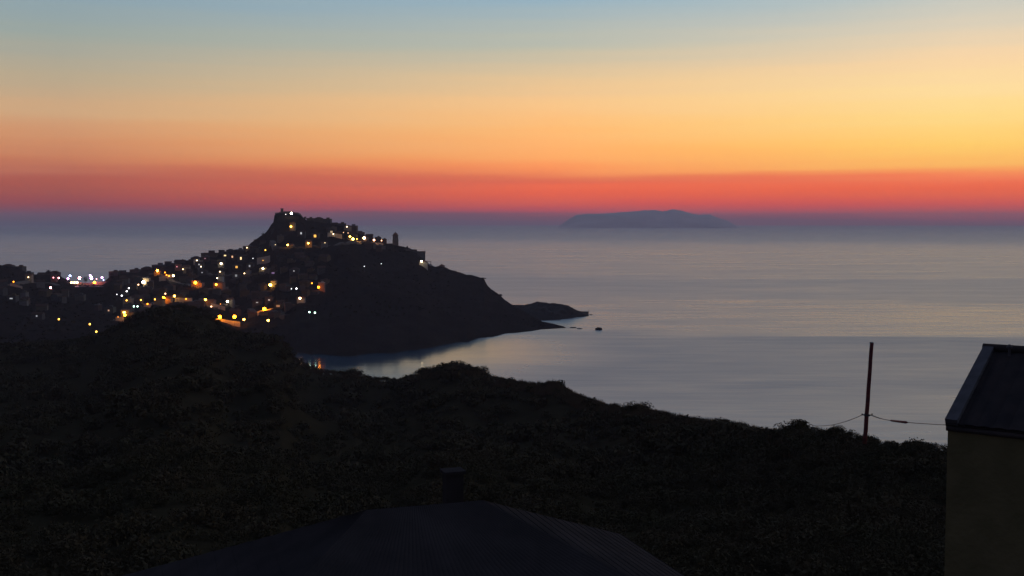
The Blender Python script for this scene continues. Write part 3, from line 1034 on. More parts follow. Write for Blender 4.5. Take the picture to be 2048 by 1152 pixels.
for (x0, x1, yb, hh_, lab) in RWALL:
    near = [g for (px, py, g, hb, l_) in lamp_list if x0 - 6 < px < x1 + 6 and abs(py + 8 - yb) < 15]
    g = ground_hit((x0 + x1) / 2, yb)
    dd = float(np.median([q.y for q in near])) + 2.5 if near else g.y
    # lamps of this wall stand in one line in front of it
    for k_, (px, py, q, hb, l_) in enumerate(lamp_list):
        if x0 - 1 < px < x1 + 1 and abs(py + 8 - yb) < 15 and l_ not in MOVED:
            MOVED.add(l_)
            n2 = P(px, py, dd - 2.4) - Vector((0, 0, 5.1))
            e_, po_ = LAMP_OBJ[k_]
            e_.location = n2
            ph = max(1.2, n2.z + 5.1 - ground_at(n2.x, n2.y))
            po_.scale = (1, 1, ph / 5.1)
            po_.location = (0, 0, 5.1 - ph)
            lamp_list[k_] = (px, py, n2, hb, l_)
    a_, b_ = P(x0, yb, dd), P(x1, yb, dd)
    n_ = 10
    zs_ = [ground_at(a_.lerp(b_, k / n_).x, dd) for k in range(n_ + 1)]
    e = empty("retaining_wall", ((a_.x + b_.x) / 2, dd, (zs_[0] + zs_[-1]) / 2))
    tag(e, lab, "wall", "lamp-lit walls of the town")
    mb = MB()
    zl = [float(np.interp(k, [0, n_], [min(zs_[0], zs_[-1] + 3), min(zs_[-1], zs_[0] + 3)])) - e.location.z for k in range(n_ + 1)]
    cap_ = MB()
    for k in range(n_):
        xa, xb = a_.lerp(b_, k / n_).x - e.location.x, a_.lerp(b_, (k + 1) / n_).x - e.location.x
        mb.add([(xa, 0, zl[k] - 3), (xb, 0, zl[k + 1] - 3), (xb, 0, zl[k + 1] + hh_), (xa, 0, zl[k] + hh_), (xa, .6, zl[k] - 3), (xb, .6, zl[k + 1] - 3), (xb, .6, zl[k + 1] + hh_), (xa, .6, zl[k] + hh_)],
               [[0, 1, 2, 3], [5, 4, 7, 6], [3, 2, 6, 7]] + ([[4, 0, 3, 7]] if k == 0 else []) + ([[1, 5, 6, 2]] if k == n_ - 1 else []))
        cap_.add([(xa, -.08, zl[k] + hh_ + .003), (xb, -.08, zl[k + 1] + hh_ + .003), (xb, .68, zl[k + 1] + hh_ + .003), (xa, .68, zl[k] + hh_ + .003), (xa, -.08, zl[k] + hh_ + .2), (xb, -.08, zl[k + 1] + hh_ + .2), (xb, .68, zl[k + 1] + hh_ + .2), (xa, .68, zl[k] + hh_ + .2)],
                 [[3, 2, 1, 0], [4, 5, 6, 7], [0, 1, 5, 4], [2, 3, 7, 6]])
    obj("masonry", mb.me("masonry", M_LITWALL), e)
    obj("coping", cap_.me("coping", M_STONE), e)
    WALLS_AT.append((x0, x1, dd))

# ------------------------------------------------------------------ houses


def house_parts(kind, w, d, h, wall_m, roof_m):
    """meshes: wall, roof; front towards -Y, walls reach 6 m below the entrance level"""
    mb = MB()
    rf = MB()
    if kind == "flat":
        mb.box(-w / 2, w / 2, 0, d, -6, h)
        for (x0, x1, y0, y1) in ((-w / 2, w / 2, 0, .3), (-w / 2, w / 2, d - .3, d), (-w / 2, -w / 2 + .3, .3, d - .3), (w / 2 - .3, w / 2, .3, d - .3)):
            rf.box(x0 - .06, x1 + .06, y0 - .06 if y0 == 0 else y0, y1, h + .003, h + .8)
        rf.box(-w * .1, w * .25, d * .45, d * .8, h + .003, h + 2.2)
    elif kind == "gable":
        mb.box(-w / 2, w / 2, 0, d, -6, h)
        o = .4
        vs = [(-w / 2 - o, -o, h - .1), (w / 2 + o, -o, h - .1), (w / 2 + o, d + o, h - .1), (-w / 2 - o, d + o, h - .1), (-w / 2 - o, d / 2, h + 2.1), (w / 2 + o, d / 2, h + 2.1)]
        vs2 = [(x, y, z + .22) for x, y, z in vs]
        rf.add(vs + vs2, [[6, 7, 11, 10], [8, 9, 10, 11], [0, 4, 5, 1][::-1], [2, 5, 4, 3][::-1], [0, 1, 7, 6], [2, 3, 9, 8], [0, 6, 10, 4], [1, 5, 11, 7], [2, 8, 11, 5], [3, 4, 10, 9]])
        mb.add([(-w / 2, 0, h), (-w / 2, d, h), (-w / 2, d / 2, h + 1.9), (w / 2, 0, h), (w / 2, d, h), (w / 2, d / 2, h + 1.9)], [[0, 1, 2], [3, 5, 4]])
        rf.box(w * .2, w * .2 + .7, d * .6, d * .6 + .7, h + 1.0, h + 2.9)
    elif kind == "hip":
        mb.box(-w / 2, w / 2, 0, d, -6, h)
        o = .4
        vs = [(-w / 2 - o, -o, h + .003), (w / 2 + o, -o, h + .003), (w / 2 + o, d + o, h + .003), (-w / 2 - o, d + o, h + .003), (-w / 2 + d / 2, d / 2, h + 1.9), (w / 2 - d / 2 + .4, d / 2, h + 1.9)]
        rf.add(vs, [[0, 1, 5, 4], [1, 2, 5], [2, 3, 4, 5], [3, 0, 4], [3, 2, 1, 0]])
    else:   # stepped: two volumes
        mb.box(-w / 2, w * .1, 0, d, -6, h)
        mb.box(w * .1 + .003, w / 2, .8, d, -6, h * .68)
        rf.box(-w / 2 - .1, w * .1 + .1, -.1, d + .1, h + .003, h + .45)
        rf.box(w * .1 + .11, w / 2 + .1, .7, d + .1, h * .68 + .003, h * .68 + .4)
    return mb.me("wall", wall_m), rf.me("roof", roof_m)


HP = []
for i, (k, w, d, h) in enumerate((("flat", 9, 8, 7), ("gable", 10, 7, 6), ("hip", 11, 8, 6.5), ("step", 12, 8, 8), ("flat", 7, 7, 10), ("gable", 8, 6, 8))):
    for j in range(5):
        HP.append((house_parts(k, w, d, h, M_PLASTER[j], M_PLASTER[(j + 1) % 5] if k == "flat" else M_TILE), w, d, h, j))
HPD = []
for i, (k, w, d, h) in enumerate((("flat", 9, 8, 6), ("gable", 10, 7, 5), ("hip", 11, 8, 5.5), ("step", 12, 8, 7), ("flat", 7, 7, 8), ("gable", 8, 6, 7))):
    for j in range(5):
        HPD.append((house_parts(k, w, d, h, M_UNLITWALL[j], M_UNLITWALL[(j + 1) % 5] if k == "flat" else M_UNLITTILE), w, d, h, j))


def house(loc, rz, proto, label, group="houses of the hill town", scale=1.0):
    assert len(label.split()) <= 16, label
    (wm, rm), w, d, h, j = proto
    e = empty("house", loc, rz)
    e.scale = (scale, scale, scale)
    tag(e, label, "house", group)
    obj("wall", wm, e)
    obj("roof", rm, e)
    return e


def clears(px, top_y, bot_y, half, d):
    for lx, ly, ld in LAMP_PX:
        if abs(lx - px) < half + 2.5 and top_y - 3 < ly < bot_y + 3 and d < ld + 1.5:
            return False
    return True


PLACED = []


def free(x, y, m):
    return all((x - a) ** 2 + (y - b) ** 2 > (m + c) ** 2 for a, b, c in PLACED)


# houses just behind lamps (their fronts catch the light)
for (px, py, g, hb, lab) in lamp_list:
    if hb is None or (112 < px < 209 and py < 570):
        continue
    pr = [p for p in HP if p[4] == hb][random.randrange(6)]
    sc_ = random.uniform(.62, .82)
    off = random.uniform(-2.5, 2.5)
    y = g.y + random.uniform(2.8, 4.5)
    x = g.x + off
    gz_ = min(ground_at(x, y), g.z + 1)
    hh = pr[3] * sc_
    # keep lower than the skyline lamp rows
    if not free(x, y, 1.5) or any(a0 - 4 < px < a1 + 4 and y < d0 + 14 and y > d0 - 4 for a0, a1, d0 in WALLS_AT):
        continue
    tx, ty = proj((x, y, gz_ + hh))
    bx, by = proj((x, y, gz_))
    ok = clears(tx, ty, by, pr[1] * sc_ / 2 / y * F, y)
    if not ok:
        continue
    short = lab if len(lab.split()) <= 11 else " ".join(lab.split()[:11])
    wallc = ["cream", "grey", "ochre", "rosy", "white"][hb]
    house((x, y, gz_), random.uniform(-.2, .2), pr, wallc + " house behind the " + " ".join(lab.split()[:12]), scale=sc_)
    PLACED.append((x, y, pr[1] * sc_ / 2))

# skyline houses: (px, roof y, width px, kind, plaster, label)
KI = {"flat": 0, "gable": 5, "hip": 10, "step": 15, "tall": 20, "narrow": 25}
SKYH = [(226, 543, 18, "flat", 1, "grey flat roofed house first on the skyline right of the square"),
        (246, 541, 18, "step", 1, "stepped grey house second on the skyline right of the square"),
        (268, 539, 18, "flat", 0, "cream flat roofed house on the low skyline left of the amber lamp"),
        (292, 533, 20, "hip", 3, "rosy hipped house on the skyline above left of the bright amber lamp"),
        (314, 529.5, 22, "flat", 3, "rosy flat roofed house on the skyline straight above the bright amber lamp"),
        (338, 523, 18, "step", 1, "stepped grey house where the left skyline jumps up"),
        (358, 519.5, 20, "gable", 1, "grey gabled house on the skyline above the cream lamp"),
        (376, 521, 14, "flat", 2, "narrow ochre house in the notch of the left skyline"),
        (390, 512.5, 18, "hip", 1, "grey hipped house left of the wide flat roofed block"),
        (417, 506, 30, "flat", 2, "wide flat roofed ochre block on the left skyline"),
        (445, 500, 16, "step", 1, "stepped grey house right of the wide flat roofed block"),
        (459, 498, 14, "hip", 1, "grey round-topped looking house with hipped roof on the skyline"),
        (478, 499, 18, "flat", 3, "low rosy house in the dip of skyline before the steep rise"),
        (492, 492, 12, "gable", 3, "small rosy gabled house at the foot of the fortress crag"),
        (620, 436, 14, "flat", 1, "small grey house on the ridge just right of the fortress"),
        (636, 434, 16, "hip", 1, "grey domed looking hipped house on the ridge right of the fortress"),
        (653, 437.5, 16, "flat", 1, "long low grey house on the ridge in the middle of the skyline row"),
        (668, 445, 12, "gable", 2, "small ochre gabled house in the skyline row right of fortress"),
        (683, 446.5, 16, "flat", 1, "grey flat house with a parapet above the lit facade"),
        (704, 451, 18, "flat", 3, "rosy square house at the skyline step above the golden cluster"),
        (722, 462, 12, "step", 3, "small stepped rosy house at skyline above the large peach lamp"),
        (738, 468, 14, "gable", 3, "rosy gabled house on the skyline right above the peach lamps"),
        (756, 474, 12, "flat", 2, "small ochre house on the skyline before the bell tower"),
        (768, 477.5, 10, "flat", 3, "last small rosy house on the skyline before the bell tower"),
        (12, 528, 22, "hip", 1, "grey hipped house on the skyline at the photo's left edge"),
        (36, 533, 18, "flat", 1, "grey flat house on the skyline near the photo's left edge"),
        (53, 545, 18, "flat", 0, "cream flat house with a pale band left of the square"),
        (84, 545, 20, "gable", 3, "rosy gabled house on the skyline left of the wooded knoll"),
        (106, 542, 20, "hip", 1, "grey hipped house on the skyline at the left end of the square")]
for (px, yt, wpx, k, j, lab) in SKYH:
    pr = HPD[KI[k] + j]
    d = ridge_d(px) - 4
    w_m = wpx / F * d
    sc_ = w_m / pr[1]
    if k == "hip":
        hh = pr[3] + 1.9
    elif k in ("gable", "narrow"):
        hh = pr[3] + 2.3
    elif k in ("flat", "tall"):
        hh = pr[3] + .8
    else:
        hh = pr[3] + .4
    hh *= sc_
    top = P(px, yt, d)
    house((top.x, top.y, top.z - hh), random.uniform(-.1, .1), pr, lab, "houses along the skyline of the town", sc_)
    PLACED.append((top.x, top.y, w_m / 2))

# lit windows: the house is set so that its window sits at the photograph's pixel
WIN = [(450, 511, "cream", 1.6, 2.4, 1.3, 0, "cream house whose wide lit window glows under the left skyline"),
       (464.5, 513.5, "peach", 1.2, 1.5, 2.2, 3, "rosy house with a peach lit window under the left skyline"),
       (481.6, 516.7, "cream", 1.8, 1.5, 2.8, 0, "cream house with a tall lit window left of the tiny cool lamp"),
       (473, 534, "yellow", 1.2, 2.2, 2.2, 2, "ochre house with a yellowish lit window in mid slope"),
       (630, 472, "yellow", 1.6, 2.4, 2.6, 1, "grey house with a golden lit window on the slope right below the fortress"),
       (602, 466.4, "cool", .5, 1.6, 2.2, 1, "grey house with a dull grey lit window under the fortress"),
       (663, 464, "cream", .5, 2.6, 2.4, 0, "cream house with a dim broad lit window below the skyline row"),
       (398, 529, "cool", .5, 1.2, 1.4, 1, "grey house with a dull window between two white lamps"),
       (410, 517, "pink", .35, 1.6, 1.0, 3, "rosy house with a faint pink window under the wide flat roofed block"),
       (587.7, 542, "cool", .5, 1.0, .9, 1, "grey house with a tiny dull window in the dark middle slope"),
       (499, 532, "cool", .25, 1.6, 2.0, 1, "grey house with a faint window right of the yellowish one"),
       (472, 551, "cool", .2, 2.0, 2.4, 4, "white house with a very faint window below mid slope"),
       (546, 546, "violet", .25, 2.6, 1.2, 1, "grey house with a faint bluish window below the broad facade"),
       (404, 545, "cool", .3, 1.4, 1.0, 1, "grey house with a faint window under the white lamps upper left"),
       (217, 621, "peach", .6, 1.2, 1.2, 0, "cream house with a dim peach window at the left rim of town"),
       (22, 597, "cool", .35, 2.4, 1.0, 1, "lone grey house with a dim window in the valley at far left"),
       (73, 632, "cool", .4, 1.2, 1.0, 1, "lone grey house with a dot-like window in the dark valley"),
       (538, 600, "cool", .4, 1.4, 1.0, 1, "grey house with a faint window above the wide bright orange lamp"),
       (514, 605, "cool", .3, 1.8, .8, 1, "grey house with a faint slit of light above the seafront"),
       (556, 612, "amber", .3, 3.0, 1.6, 2, "ochre house with a dim amber window right of the wide bright orange lamp")]
for (px, py, col, st, ww, wh, j, lab) in WIN:
    k = random.choice((0, 1, 2)) * 5
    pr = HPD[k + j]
    sc_ = .8
    q = ground_hit(px, py + 7) or P(px, py + 7, ridge_d(px))
    loc = P(px, py, q.y)
    wz = 3.6
    e = house((loc.x, loc.y + .25, loc.z - wz * sc_), 0, pr, lab, "houses with lit windows", sc_)
    mb = MB()
    s_ = sc_
    mb.box(-ww / 2 / s_, ww / 2 / s_, -.06, -.01, wz - wh / 2 / s_, wz + wh / 2 / s_)
    wo_ = obj("window", mb.me("window", em(col, st * 1.0)), e)
    mb = MB()
    t_ = .12
    for (x0, x1, z0, z1) in ((-ww / 2 / s_ - t_, -ww / 2 / s_, wz - wh / 2 / s_ - t_, wz + wh / 2 / s_ + t_), (ww / 2 / s_, ww / 2 / s_ + t_, wz - wh / 2 / s_ - t_, wz + wh / 2 / s_ + t_),
                             (-ww / 2 / s_, ww / 2 / s_, wz + wh / 2 / s_, wz + wh / 2 / s_ + t_), (-ww / 2 / s_, ww / 2 / s_, wz - wh / 2 / s_ - t_, wz - wh / 2 / s_)):
        mb.box(x0, x1, -.1, -.004, z0, z1)
    obj("frame", mb.me("frame", M_PLASTER[4]), wo_)
    LAMP_PX.append((px, py, loc.y))
    PLACED.append((loc.x, loc.y, pr[1] * .4))

# dark houses filling the slope
ROWN = [("in the crowded upper slope below the left skyline", 300, 545), ("on the slope under the fortress", 540, 680), ("in the lower streets above the seafront", 400, 600), ("at the lower left rim of the town", 215, 330), ("in the dim valley at the left", -60, 215)]


def region_of(px, py):
    if px < 215:
        return "unlit houses in the dim valley at the left", "unlit plastered house in the dim valley left of the town"
    if px < 330 and py > 555:
        return "unlit houses at the lower left rim", "unlit plastered house among the lower left houses of town"
    if py > 590:
        return "unlit houses above the seafront", "unlit plastered house in the streets just above the seafront"
    if px > 540:
        return "unlit houses under the fortress", "unlit plastered house on the dark slope under the fortress"
    return "unlit houses of the middle slope", "unlit plastered house in the crowded middle slope of the town"


tries, made = 0, 0
while tries < 5000 and made < 125:
    tries += 1
    z_ = random.random()
    if z_ < .78:
        px = random.uniform(232, 655)
        ys = float(np.interp(px, [x for x, y in SKYLINE], [y for x, y in SKYLINE])) + 12
        ylo = float(np.interp(px, [232, 560, 600, 655], [640, 640, 610, 580]))
        py = random.uniform(ys, ylo)
        if px > 560 and py < 500 and random.random() < .6:
            continue
    elif z_ < .86:
        px = random.uniform(655, 770)
        ys = float(np.interp(px, [x for x, y in SKYLINE], [y for x, y in SKYLINE])) + 10
        py = random.uniform(ys, ys + 16)
    else:
        px = random.uniform(-60, 230)
        py = random.uniform(572, 625)
        if random.random() < .5:
            continue
    g = ground_hit(px, py)
    if g is None:
        continue
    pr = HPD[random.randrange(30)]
    if pr[4] == 4 and random.random() < .6:
        continue
    sc_ = random.uniform(.6, .95)
    if not free(g.x, g.y, pr[1] * sc_ / 2 * .95):
        continue
    ty = proj((g.x, g.y, g.z + (pr[3] + 2) * sc_))[1]
    if not clears(px, ty, py, pr[1] * sc_ / 2 / g.y * F, g.y):
        continue
    sky_y = float(np.interp(px, [x for x, y in SKYLINE], [y for x, y in SKYLINE]))
    if ty < sky_y:
        continue
    if any(a0 - 6 < px < a1 + 6 and d0 - 26 < g.y < d0 + 1.5 and ty < proj((0, d0, ground_at(g.x, d0)))[1] for a0, a1, d0 in WALLS_AT):
        continue
    grp, lab = region_of(px, py)
    house((g.x, g.y, g.z - .5), random.uniform(-.5, .5), pr, lab, grp, sc_)
    PLACED.append((g.x, g.y, pr[1] * sc_ / 2))
    made += 1
print("dark houses", made, "placed", len(PLACED))

# ------------------------------------------------------------------ fortress on the hilltop
d = 1296
bl = P(549, 440, d)
br = P(606, 440, d)
tp = P(570, 423.5, d)
w = br.x - bl.x
e = empty("fortress", (bl.x, d, bl.z - 6))
tag(e, "stone fortress with battlements crowning the hilltop above the town", "fortress")
H1 = tp.z - bl.z + 6
mb = MB()
prof = [(0, .86), (.03, .88), (.12, .90), (.2, .95), (.34, 1.0), (.52, 1.0), (.60, .97), (.68, .93), (.84, .88), (.93, .62), (1.0, .40)]
vs = []
for (q, hq) in prof:
    bulge = 4 * math.sin(math.pi * q)
    vs += [(q * w, -bulge, -4), (q * w + (.4 if q < .5 else -.4), -bulge + 1.2, H1 * hq), (q * w + (.4 if q < .5 else -.4), 14, H1 * hq), (q * w, 14, -4)]
fs = []
n = len(prof)
for i in range(n - 1):
    for k in range(3):
        fs.append([i * 4 + k, (i + 1) * 4 + k, (i + 1) * 4 + k + 1, i * 4 + k + 1])
fs += [[0, 1, 2, 3], [4 * n - 1, 4 * n - 2, 4 * n - 3, 4 * n - 4]]
mb.add(vs, fs)
obj("wall", mb.me("wall", M_STONE), e)
mb = MB()
for i in range(22):
    q = (i + .5) / 22
    hq = float(np.interp(q, [p[0] for p in prof], [p[1] for p in prof]))
    mb.box(q * w - .45, q * w + .45, 1.6, 2.4, H1 * hq - .3, H1 * hq + .9)
obj("battlements", mb.me("battlements", M_STONE), e)
mb = MB()
tw = P(562.5, 417.5, d)
mb.box(tw.x - bl.x - 1.3, tw.x - bl.x + 1.3, 3, 6, H1 * .8, tw.z - bl.z + 6)
mb.box(tw.x - bl.x - 1.6, tw.x - bl.x + 1.6, 2.7, 6.3, tw.z - bl.z + 6.003, tw.z - bl.z + 6.5)
obj("turret", mb.me("turret", M_STONE), e)

# ------------------------------------------------------------------ bell tower
d = 1246
b = P(791, 493, d)
t1 = P(791, 470, d)
ww = 10.5 / F * d
e = empty("bell_tower", (b.x, b.y, b.z - 3), .25)
tag(e, "slender square bell tower with a small dome on the seaward skyline", "bell tower")
hh = t1.z - b.z + 3
mb = MB()
mb.box(-ww / 2, ww / 2, -ww / 2, ww / 2, -3, hh * .62)
mb.box(-ww / 2 - .3, ww / 2 + .3, -ww / 2 - .3, ww / 2 + .3, hh * .62 + .003, hh * .62 + .5)
obj("shaft", mb.me("shaft", M_STONE), e)
mb = MB()
for sx_ in (-1, 1):
    for sy_ in (-1, 1):
        mb.box(sx_ * ww * .34 - .75, sx_ * ww * .34 + .75, sy_ * ww * .34 - .75, sy_ * ww * .34 + .75, hh * .62 + .503, hh - .6)
mb.box(-ww / 2 - .25, ww / 2 + .25, -ww / 2 - .25, ww / 2 + .25, hh - .597, hh)
mb.box(-.7, .7, -.7, .7, hh * .62 + .503, hh - .6)
obj("belfry", mb.me("belfry", M_STONE), e)
mb = MB()
rr_ = ww / 2
mb.tube([(0, 0, hh + .003), (0, 0, hh + .9), (0, 0, hh + 1.8), (0, 0, hh + 2.5), (0, 0, hh + 3.1), (0, 0, hh + 4.1)], [rr_ * .95, rr_ * .86, rr_ * .62, rr_ * .34, .25, .06], 14)
obj("dome", mb.me("dome", M_TILE), e)

# church nave / wall left of the tower
d = 1250
p0 = P(770, 487.5, d)
p1 = P(786, 487.5, d)
e = empty("church_hall", ((p0.x + p1.x) / 2, d + 3, p0.z - 5), .1)
tag(e, "low plain stone hall joined to the left foot of the bell tower", "church")
mb = MB()
mb.box(-5, 4.2, -4, 4, -5, 4.2)
obj("wall", mb.me("wall", M_STONE), e)
mb = MB()
mb.add([(-5.3, -4.3, 4.203), (4.5, -4.3, 4.203), (4.5, 4.3, 4.203), (-5.3, 4.3, 4.203), (-5.3, 0, 5.4), (4.5, 0, 5.4)], [[0, 1, 5, 4], [2, 3, 4, 5], [0, 4, 3], [1, 2, 5], [3, 2, 1, 0]])
obj("roof", mb.me("roof", M_TILE), e)

# bastion and pavilion at the seaward end
d = 1215
e_ = P(842, 503, d)
e = empty("bastion", (e_.x, d, e_.z - 13), .12)
tag(e, "square grey bastion with a sheer right edge at the seaward end of town", "bastion")
mb = MB()
mb.box(-4.2, 4.6, -3, 7, -4, 13)
obj("wall", mb.me("wall", M_STONE), e)
mb = MB()
mb.box(-4.5, 4.9, -3.3, -2.7, 12.4, 13.5)
mb.box(4.3, 4.9, -2.69, 7, 12.4, 13.5)
mb.box(-4.5, -3.9, -2.69, 7, 12.4, 13.5)
obj("parapet", mb.me("parapet", M_STONE), e)
e_ = P(824, 500, d)
e = empty("long_wall", (e_.x, d + 3, e_.z - 9), .1)
tag(e, "lower stone wall running left from the square bastion", "wall")
mb = MB()
mb.box(-9, 5.2, -2, 4, -4, 9)
mb.box(-9.2, 5.2, -2.2, -1.6, 9.003, 9.7)
obj("wall", mb.me("wall", M_STONE), e)
e_ = P(856, 529, 1205)
e = empty("pavilion", (e_.x, 1205, e_.z - 1))
tag(e, "small open pavilion with a flat canopy right of the bastion lamp", "pavilion")
mb = MB()
mb.box(-4.5, 4, -2, 3, -3, 1.4)
obj("base", mb.me("base", M_PLASTER[4]), e)
mb = MB()
mb.box(-4.4, 3.4, -2.2, 3, 4.3, 4.6)
obj("canopy", mb.me("canopy", M_TILE), e)
for (x, y) in ((-4.1, -1.8), (3.0, -1.8), (-4.1, 2.6), (3.0, 2.6)):
    mb = MB()
    mb.tube([(x, y, 1.4), (x, y, 4.3)], .14, 6)
    obj("post", mb.me("post", M_METAL), e)
e_ = P(884, 528, 1195)
e = empty("lookout_hut", (e_.x, 1195, e_.z - 5), .3)
tag(e, "small pointed hut on the cliff edge right of the pavilion", "hut")
mb = MB()
mb.box(-2.6, 2.6, -2.2, 2.2, -3, 3.2)
obj("wall", mb.me("wall", M_PLASTER[3]), e)
mb = MB()
mb.add([(-2.9, -2.5, 3.203), (2.9, -2.5, 3.203), (2.9, 2.5, 3.203), (-2.9, 2.5, 3.203), (-.4, 0, 5)], [[0, 1, 4], [1, 2, 4], [2, 3, 4], [3, 0, 4], [3, 2, 1, 0]])
obj("roof", mb.me("roof", M_TILE), e)


# small trees that show on the skyline
def tree(px, py, d, hgt, wid, lab, seed):
    t = P(px, py, d)
    e = empty("tree", (t.x, t.y, t.z - hgt))
    tag(e, lab, "tree", "trees standing out on the town's skyline")
    v, f = leaf_cloud(420, wid / 2, wid / 2, hgt * .75, .32, np.random.default_rng(seed), 7)
    obj("crown", mesh_np("crown", v + np.array((0, 0, hgt * .3)), f, M_LEAFD), e)
    mb = MB()
    mb.tube([(0, 0, -1.5), (.1, 0, hgt * .3), (-.1, .1, hgt * .7)], [.28, .2, .08], 7)
    for k in range(4):
        th = k * 1.6
        mb.tube([(.05, 0, hgt * .35), (math.cos(th) * wid * .25, math.sin(th) * wid * .25, hgt * .62)], [.12, .04], 5)
    obj("trunk", mb.me("trunk", M_BARK), e)


for i, a_ in enumerate(((815, 492, 1235, 4.5, 3.2, "small tree alone on the skyline between bell tower and bastion"),
                        (97, 540, 1150, 6, 9, "dark broad tree on the knoll left of the bright square"),
                        (113, 541, 1150, 6, 8, "second tree of the knoll, next to the bright square"),
                        (222, 546, 1156, 5, 8, "tree on the skyline at the right end of the bright square"),
                        (512, 478, 1262, 5, 8, "tree on the steep skyline half way up to the fortress"),
                        (528, 465, 1272, 5, 7, "tree on the steep skyline close under the fortress"),
                        (610, 433, 1292, 5, 6, "tree at the right foot of the fortress"),
                        (170, 553, 1166, 8, 6, "dark tree rising behind the bright square's middle lamps"),
                        (1000, 588, 1110, 2.5, 6, "low wind-bent tree on the steep seaward ridge"),
                        (968, 555, 1135, 3, 7, "low tree at the brow of the seaward ridge"))):
    tree(*a_, 90 + i)

# ------------------------------------------------------------------ the bright square and the promenade
q0, q1 = P(119, 572, 1118), P(211, 572, 1118)
zt = q0.z
e = empty("town_square", ((q0.x + q1.x) / 2, 1118, zt - 3))
tag(e, "raised paved square with a pale edge wall, lit white and violet", "square")
hw = (q1.x - q0.x) / 2
mb = MB()
mb.box(-hw, hw, .5, 34, -4, 2.3)
obj("paving", mb.me("paving", M_PAVE), e)
mb = MB()
mb.box(-hw + 3, -hw * .35, 19, 19.6, 2.3, 6.0)
mb.box(-hw * .3, hw * .15, 18, 18.6, 2.3, 5.2)
mb.box(hw * .2, hw * .8, 19, 19.6, 2.3, 6.4)
obj("back_wall", mb.me("back_wall", M_PLASTER[3]), e)
mb = MB()
mb.box(-hw, -.2 * hw, .1, .49, -4, 2.5)
mb.box(-.1 * hw, hw, .1, .49, -4, 2.5)
obj("parapet", mb.me("parapet", M_PAVE), e)
pts = [(418, 641), (432, 645), (445, 650), (462, 653), (480, 652), (500, 653), (520, 652), (536, 651), (550, 654), (567, 657)]
mb = MB()
vs, fs = [], []
for i, (x, y) in enumerate(pts):
    d = 905 - (x - 418) * .12
    p = P(x, y, d)
    z = max(p.z, 3.2)
    vs += [(p.x, d, -3), (p.x, d, z + .9), (p.x, d + .35, z + .9), (p.x, d + .35, z), (p.x, d + 9, z), (p.x, d + 9, -3)]
for i in range(len(pts) - 1):
    for k in range(5):
        fs.append([i * 6 + k, (i + 1) * 6 + k, (i + 1) * 6 + k + 1, i * 6 + k + 1][::-1])
mb.add(vs, fs)
o = obj("promenade", mb.me("promenade", M_ROADM))
tag(o, kind="structure")

# ------------------------------------------------------------------ wooden pole and cables
D = 90.0
b = P(1730.5, 872, D)
t = P(1743.5, 686, D)
e = empty("utility_pole", (b.x, b.y, b.z - 1))
tag(e, "leaning reddish brown wooden pole on the near ridge before the bay", "pole")
dirp = (t - b)
mb = MB()
pts = [dirp * k / 12 + Vector((math.sin(k * 1.7) * .008, math.cos(k * 2.3) * .008, 1)) for k in range(-1, 13)]
mb.tube(pts, list(np.linspace(.175, .150, 14)), 12)
obj("pole_shaft", mb.me("pole_shaft", M_WOOD, True), e)
mb = MB()
tt = dirp + Vector((0, 0, 1))
mb.tube([tt + Vector((-.01, 0, .003)), tt + Vector((-.01, 0, .07))], [.17, .15], 12)
obj("pole_cap", mb.me("pole_cap", M_METAL), e)
att = P(1733.5, 830, D)
rel = att - Vector((b.x, b.y, b.z - 1))
mb = MB()
mb.tube([rel + Vector((-.42, -.05, .02)), rel + Vector((.45, -.05, .0))], .045, 8)
mb.box(rel.x - .2, rel.x + .2, rel.y - .2, rel.y + .2, rel.z - .07, rel.z + .07)
obj("bracket", mb.me("bracket", M_METAL), e)
for sx_ in (-.40, .42):
    mb = MB()
    c_ = rel + Vector((sx_, -.05, 0))
    mb.tube([c_ + Vector((0, 0, .02)), c_ + Vector((0, 0, .06)), c_ + Vector((0, 0, .10)), c_ + Vector((0, 0, .16))], [.03, .07, .045, .02], 8)
    obj("insulator", mb.me("insulator", M_VERGE), e)


def cable(name, pa, pb, sag, r, lab, n=28, sleeve=None):
    pts = []
    for i in range(n + 1):
        u = i / n
        p = pa.lerp(pb, u)
        p = p - Vector((0, 0, sag * 4 * u * (1 - u)))
        pts.append(p)
    e = empty(name, pa)
    tag(e, lab, "cable", "cables tied to the wooden pole")
    mb = MB()
    mb.tube([p - pa for p in pts], r, 6)
    obj("wire", mb.me("wire", M_CABLE, True), e)
    if sleeve:
        i0, i1 = sleeve
        mb = MB()
        m = [p - pa for p in pts[i0:i1 + 1]]
        mb.tube(m, [.04] + [.085] * (len(m) - 2) + [.04], 8)
        obj("splice_sleeve", mb.me("splice_sleeve", M_WOOD, True), e)
    return pts


HC = P(1896, 850, 20.3)
# left: sags away to the ridge
cable("overhead_cable", P(1725, 829.5, D - .05), P(1625, 851, 118), .35, .026, "thin cable sagging left from the wooden pole behind the bushes")
# right cable runs towards the house eave; samples chosen in world space between pole and eave
pa, pb = P(1743, 831, D - .05), HC


def right_cable():
    n = 60
    pts = []
    for i in range(n + 1):
        u = i / n
        # a straight line in space between the two ends, sagging under its weight
        p = pa.lerp(pb, u) - Vector((0, 0, .12 * 4 * u * (1 - u)))
        pts.append(p)
    return pts


cp = right_cable()
e = empty("overhead_cable", pa)
tag(e, "thicker cable with a bulky splice running right from the pole to the house", "cable", "cables tied to the wooden pole")
radii = [float(np.interp(p.y, [20, 90], [.007, .03])) for p in cp]
mb = MB()
mb.tube([p - pa for p in cp], radii, 6)
obj("wire", mb.me("wire", M_CABLE, True), e)
sel = [p - pa for p in cp if 1781 < proj(p)[0] < 1816]
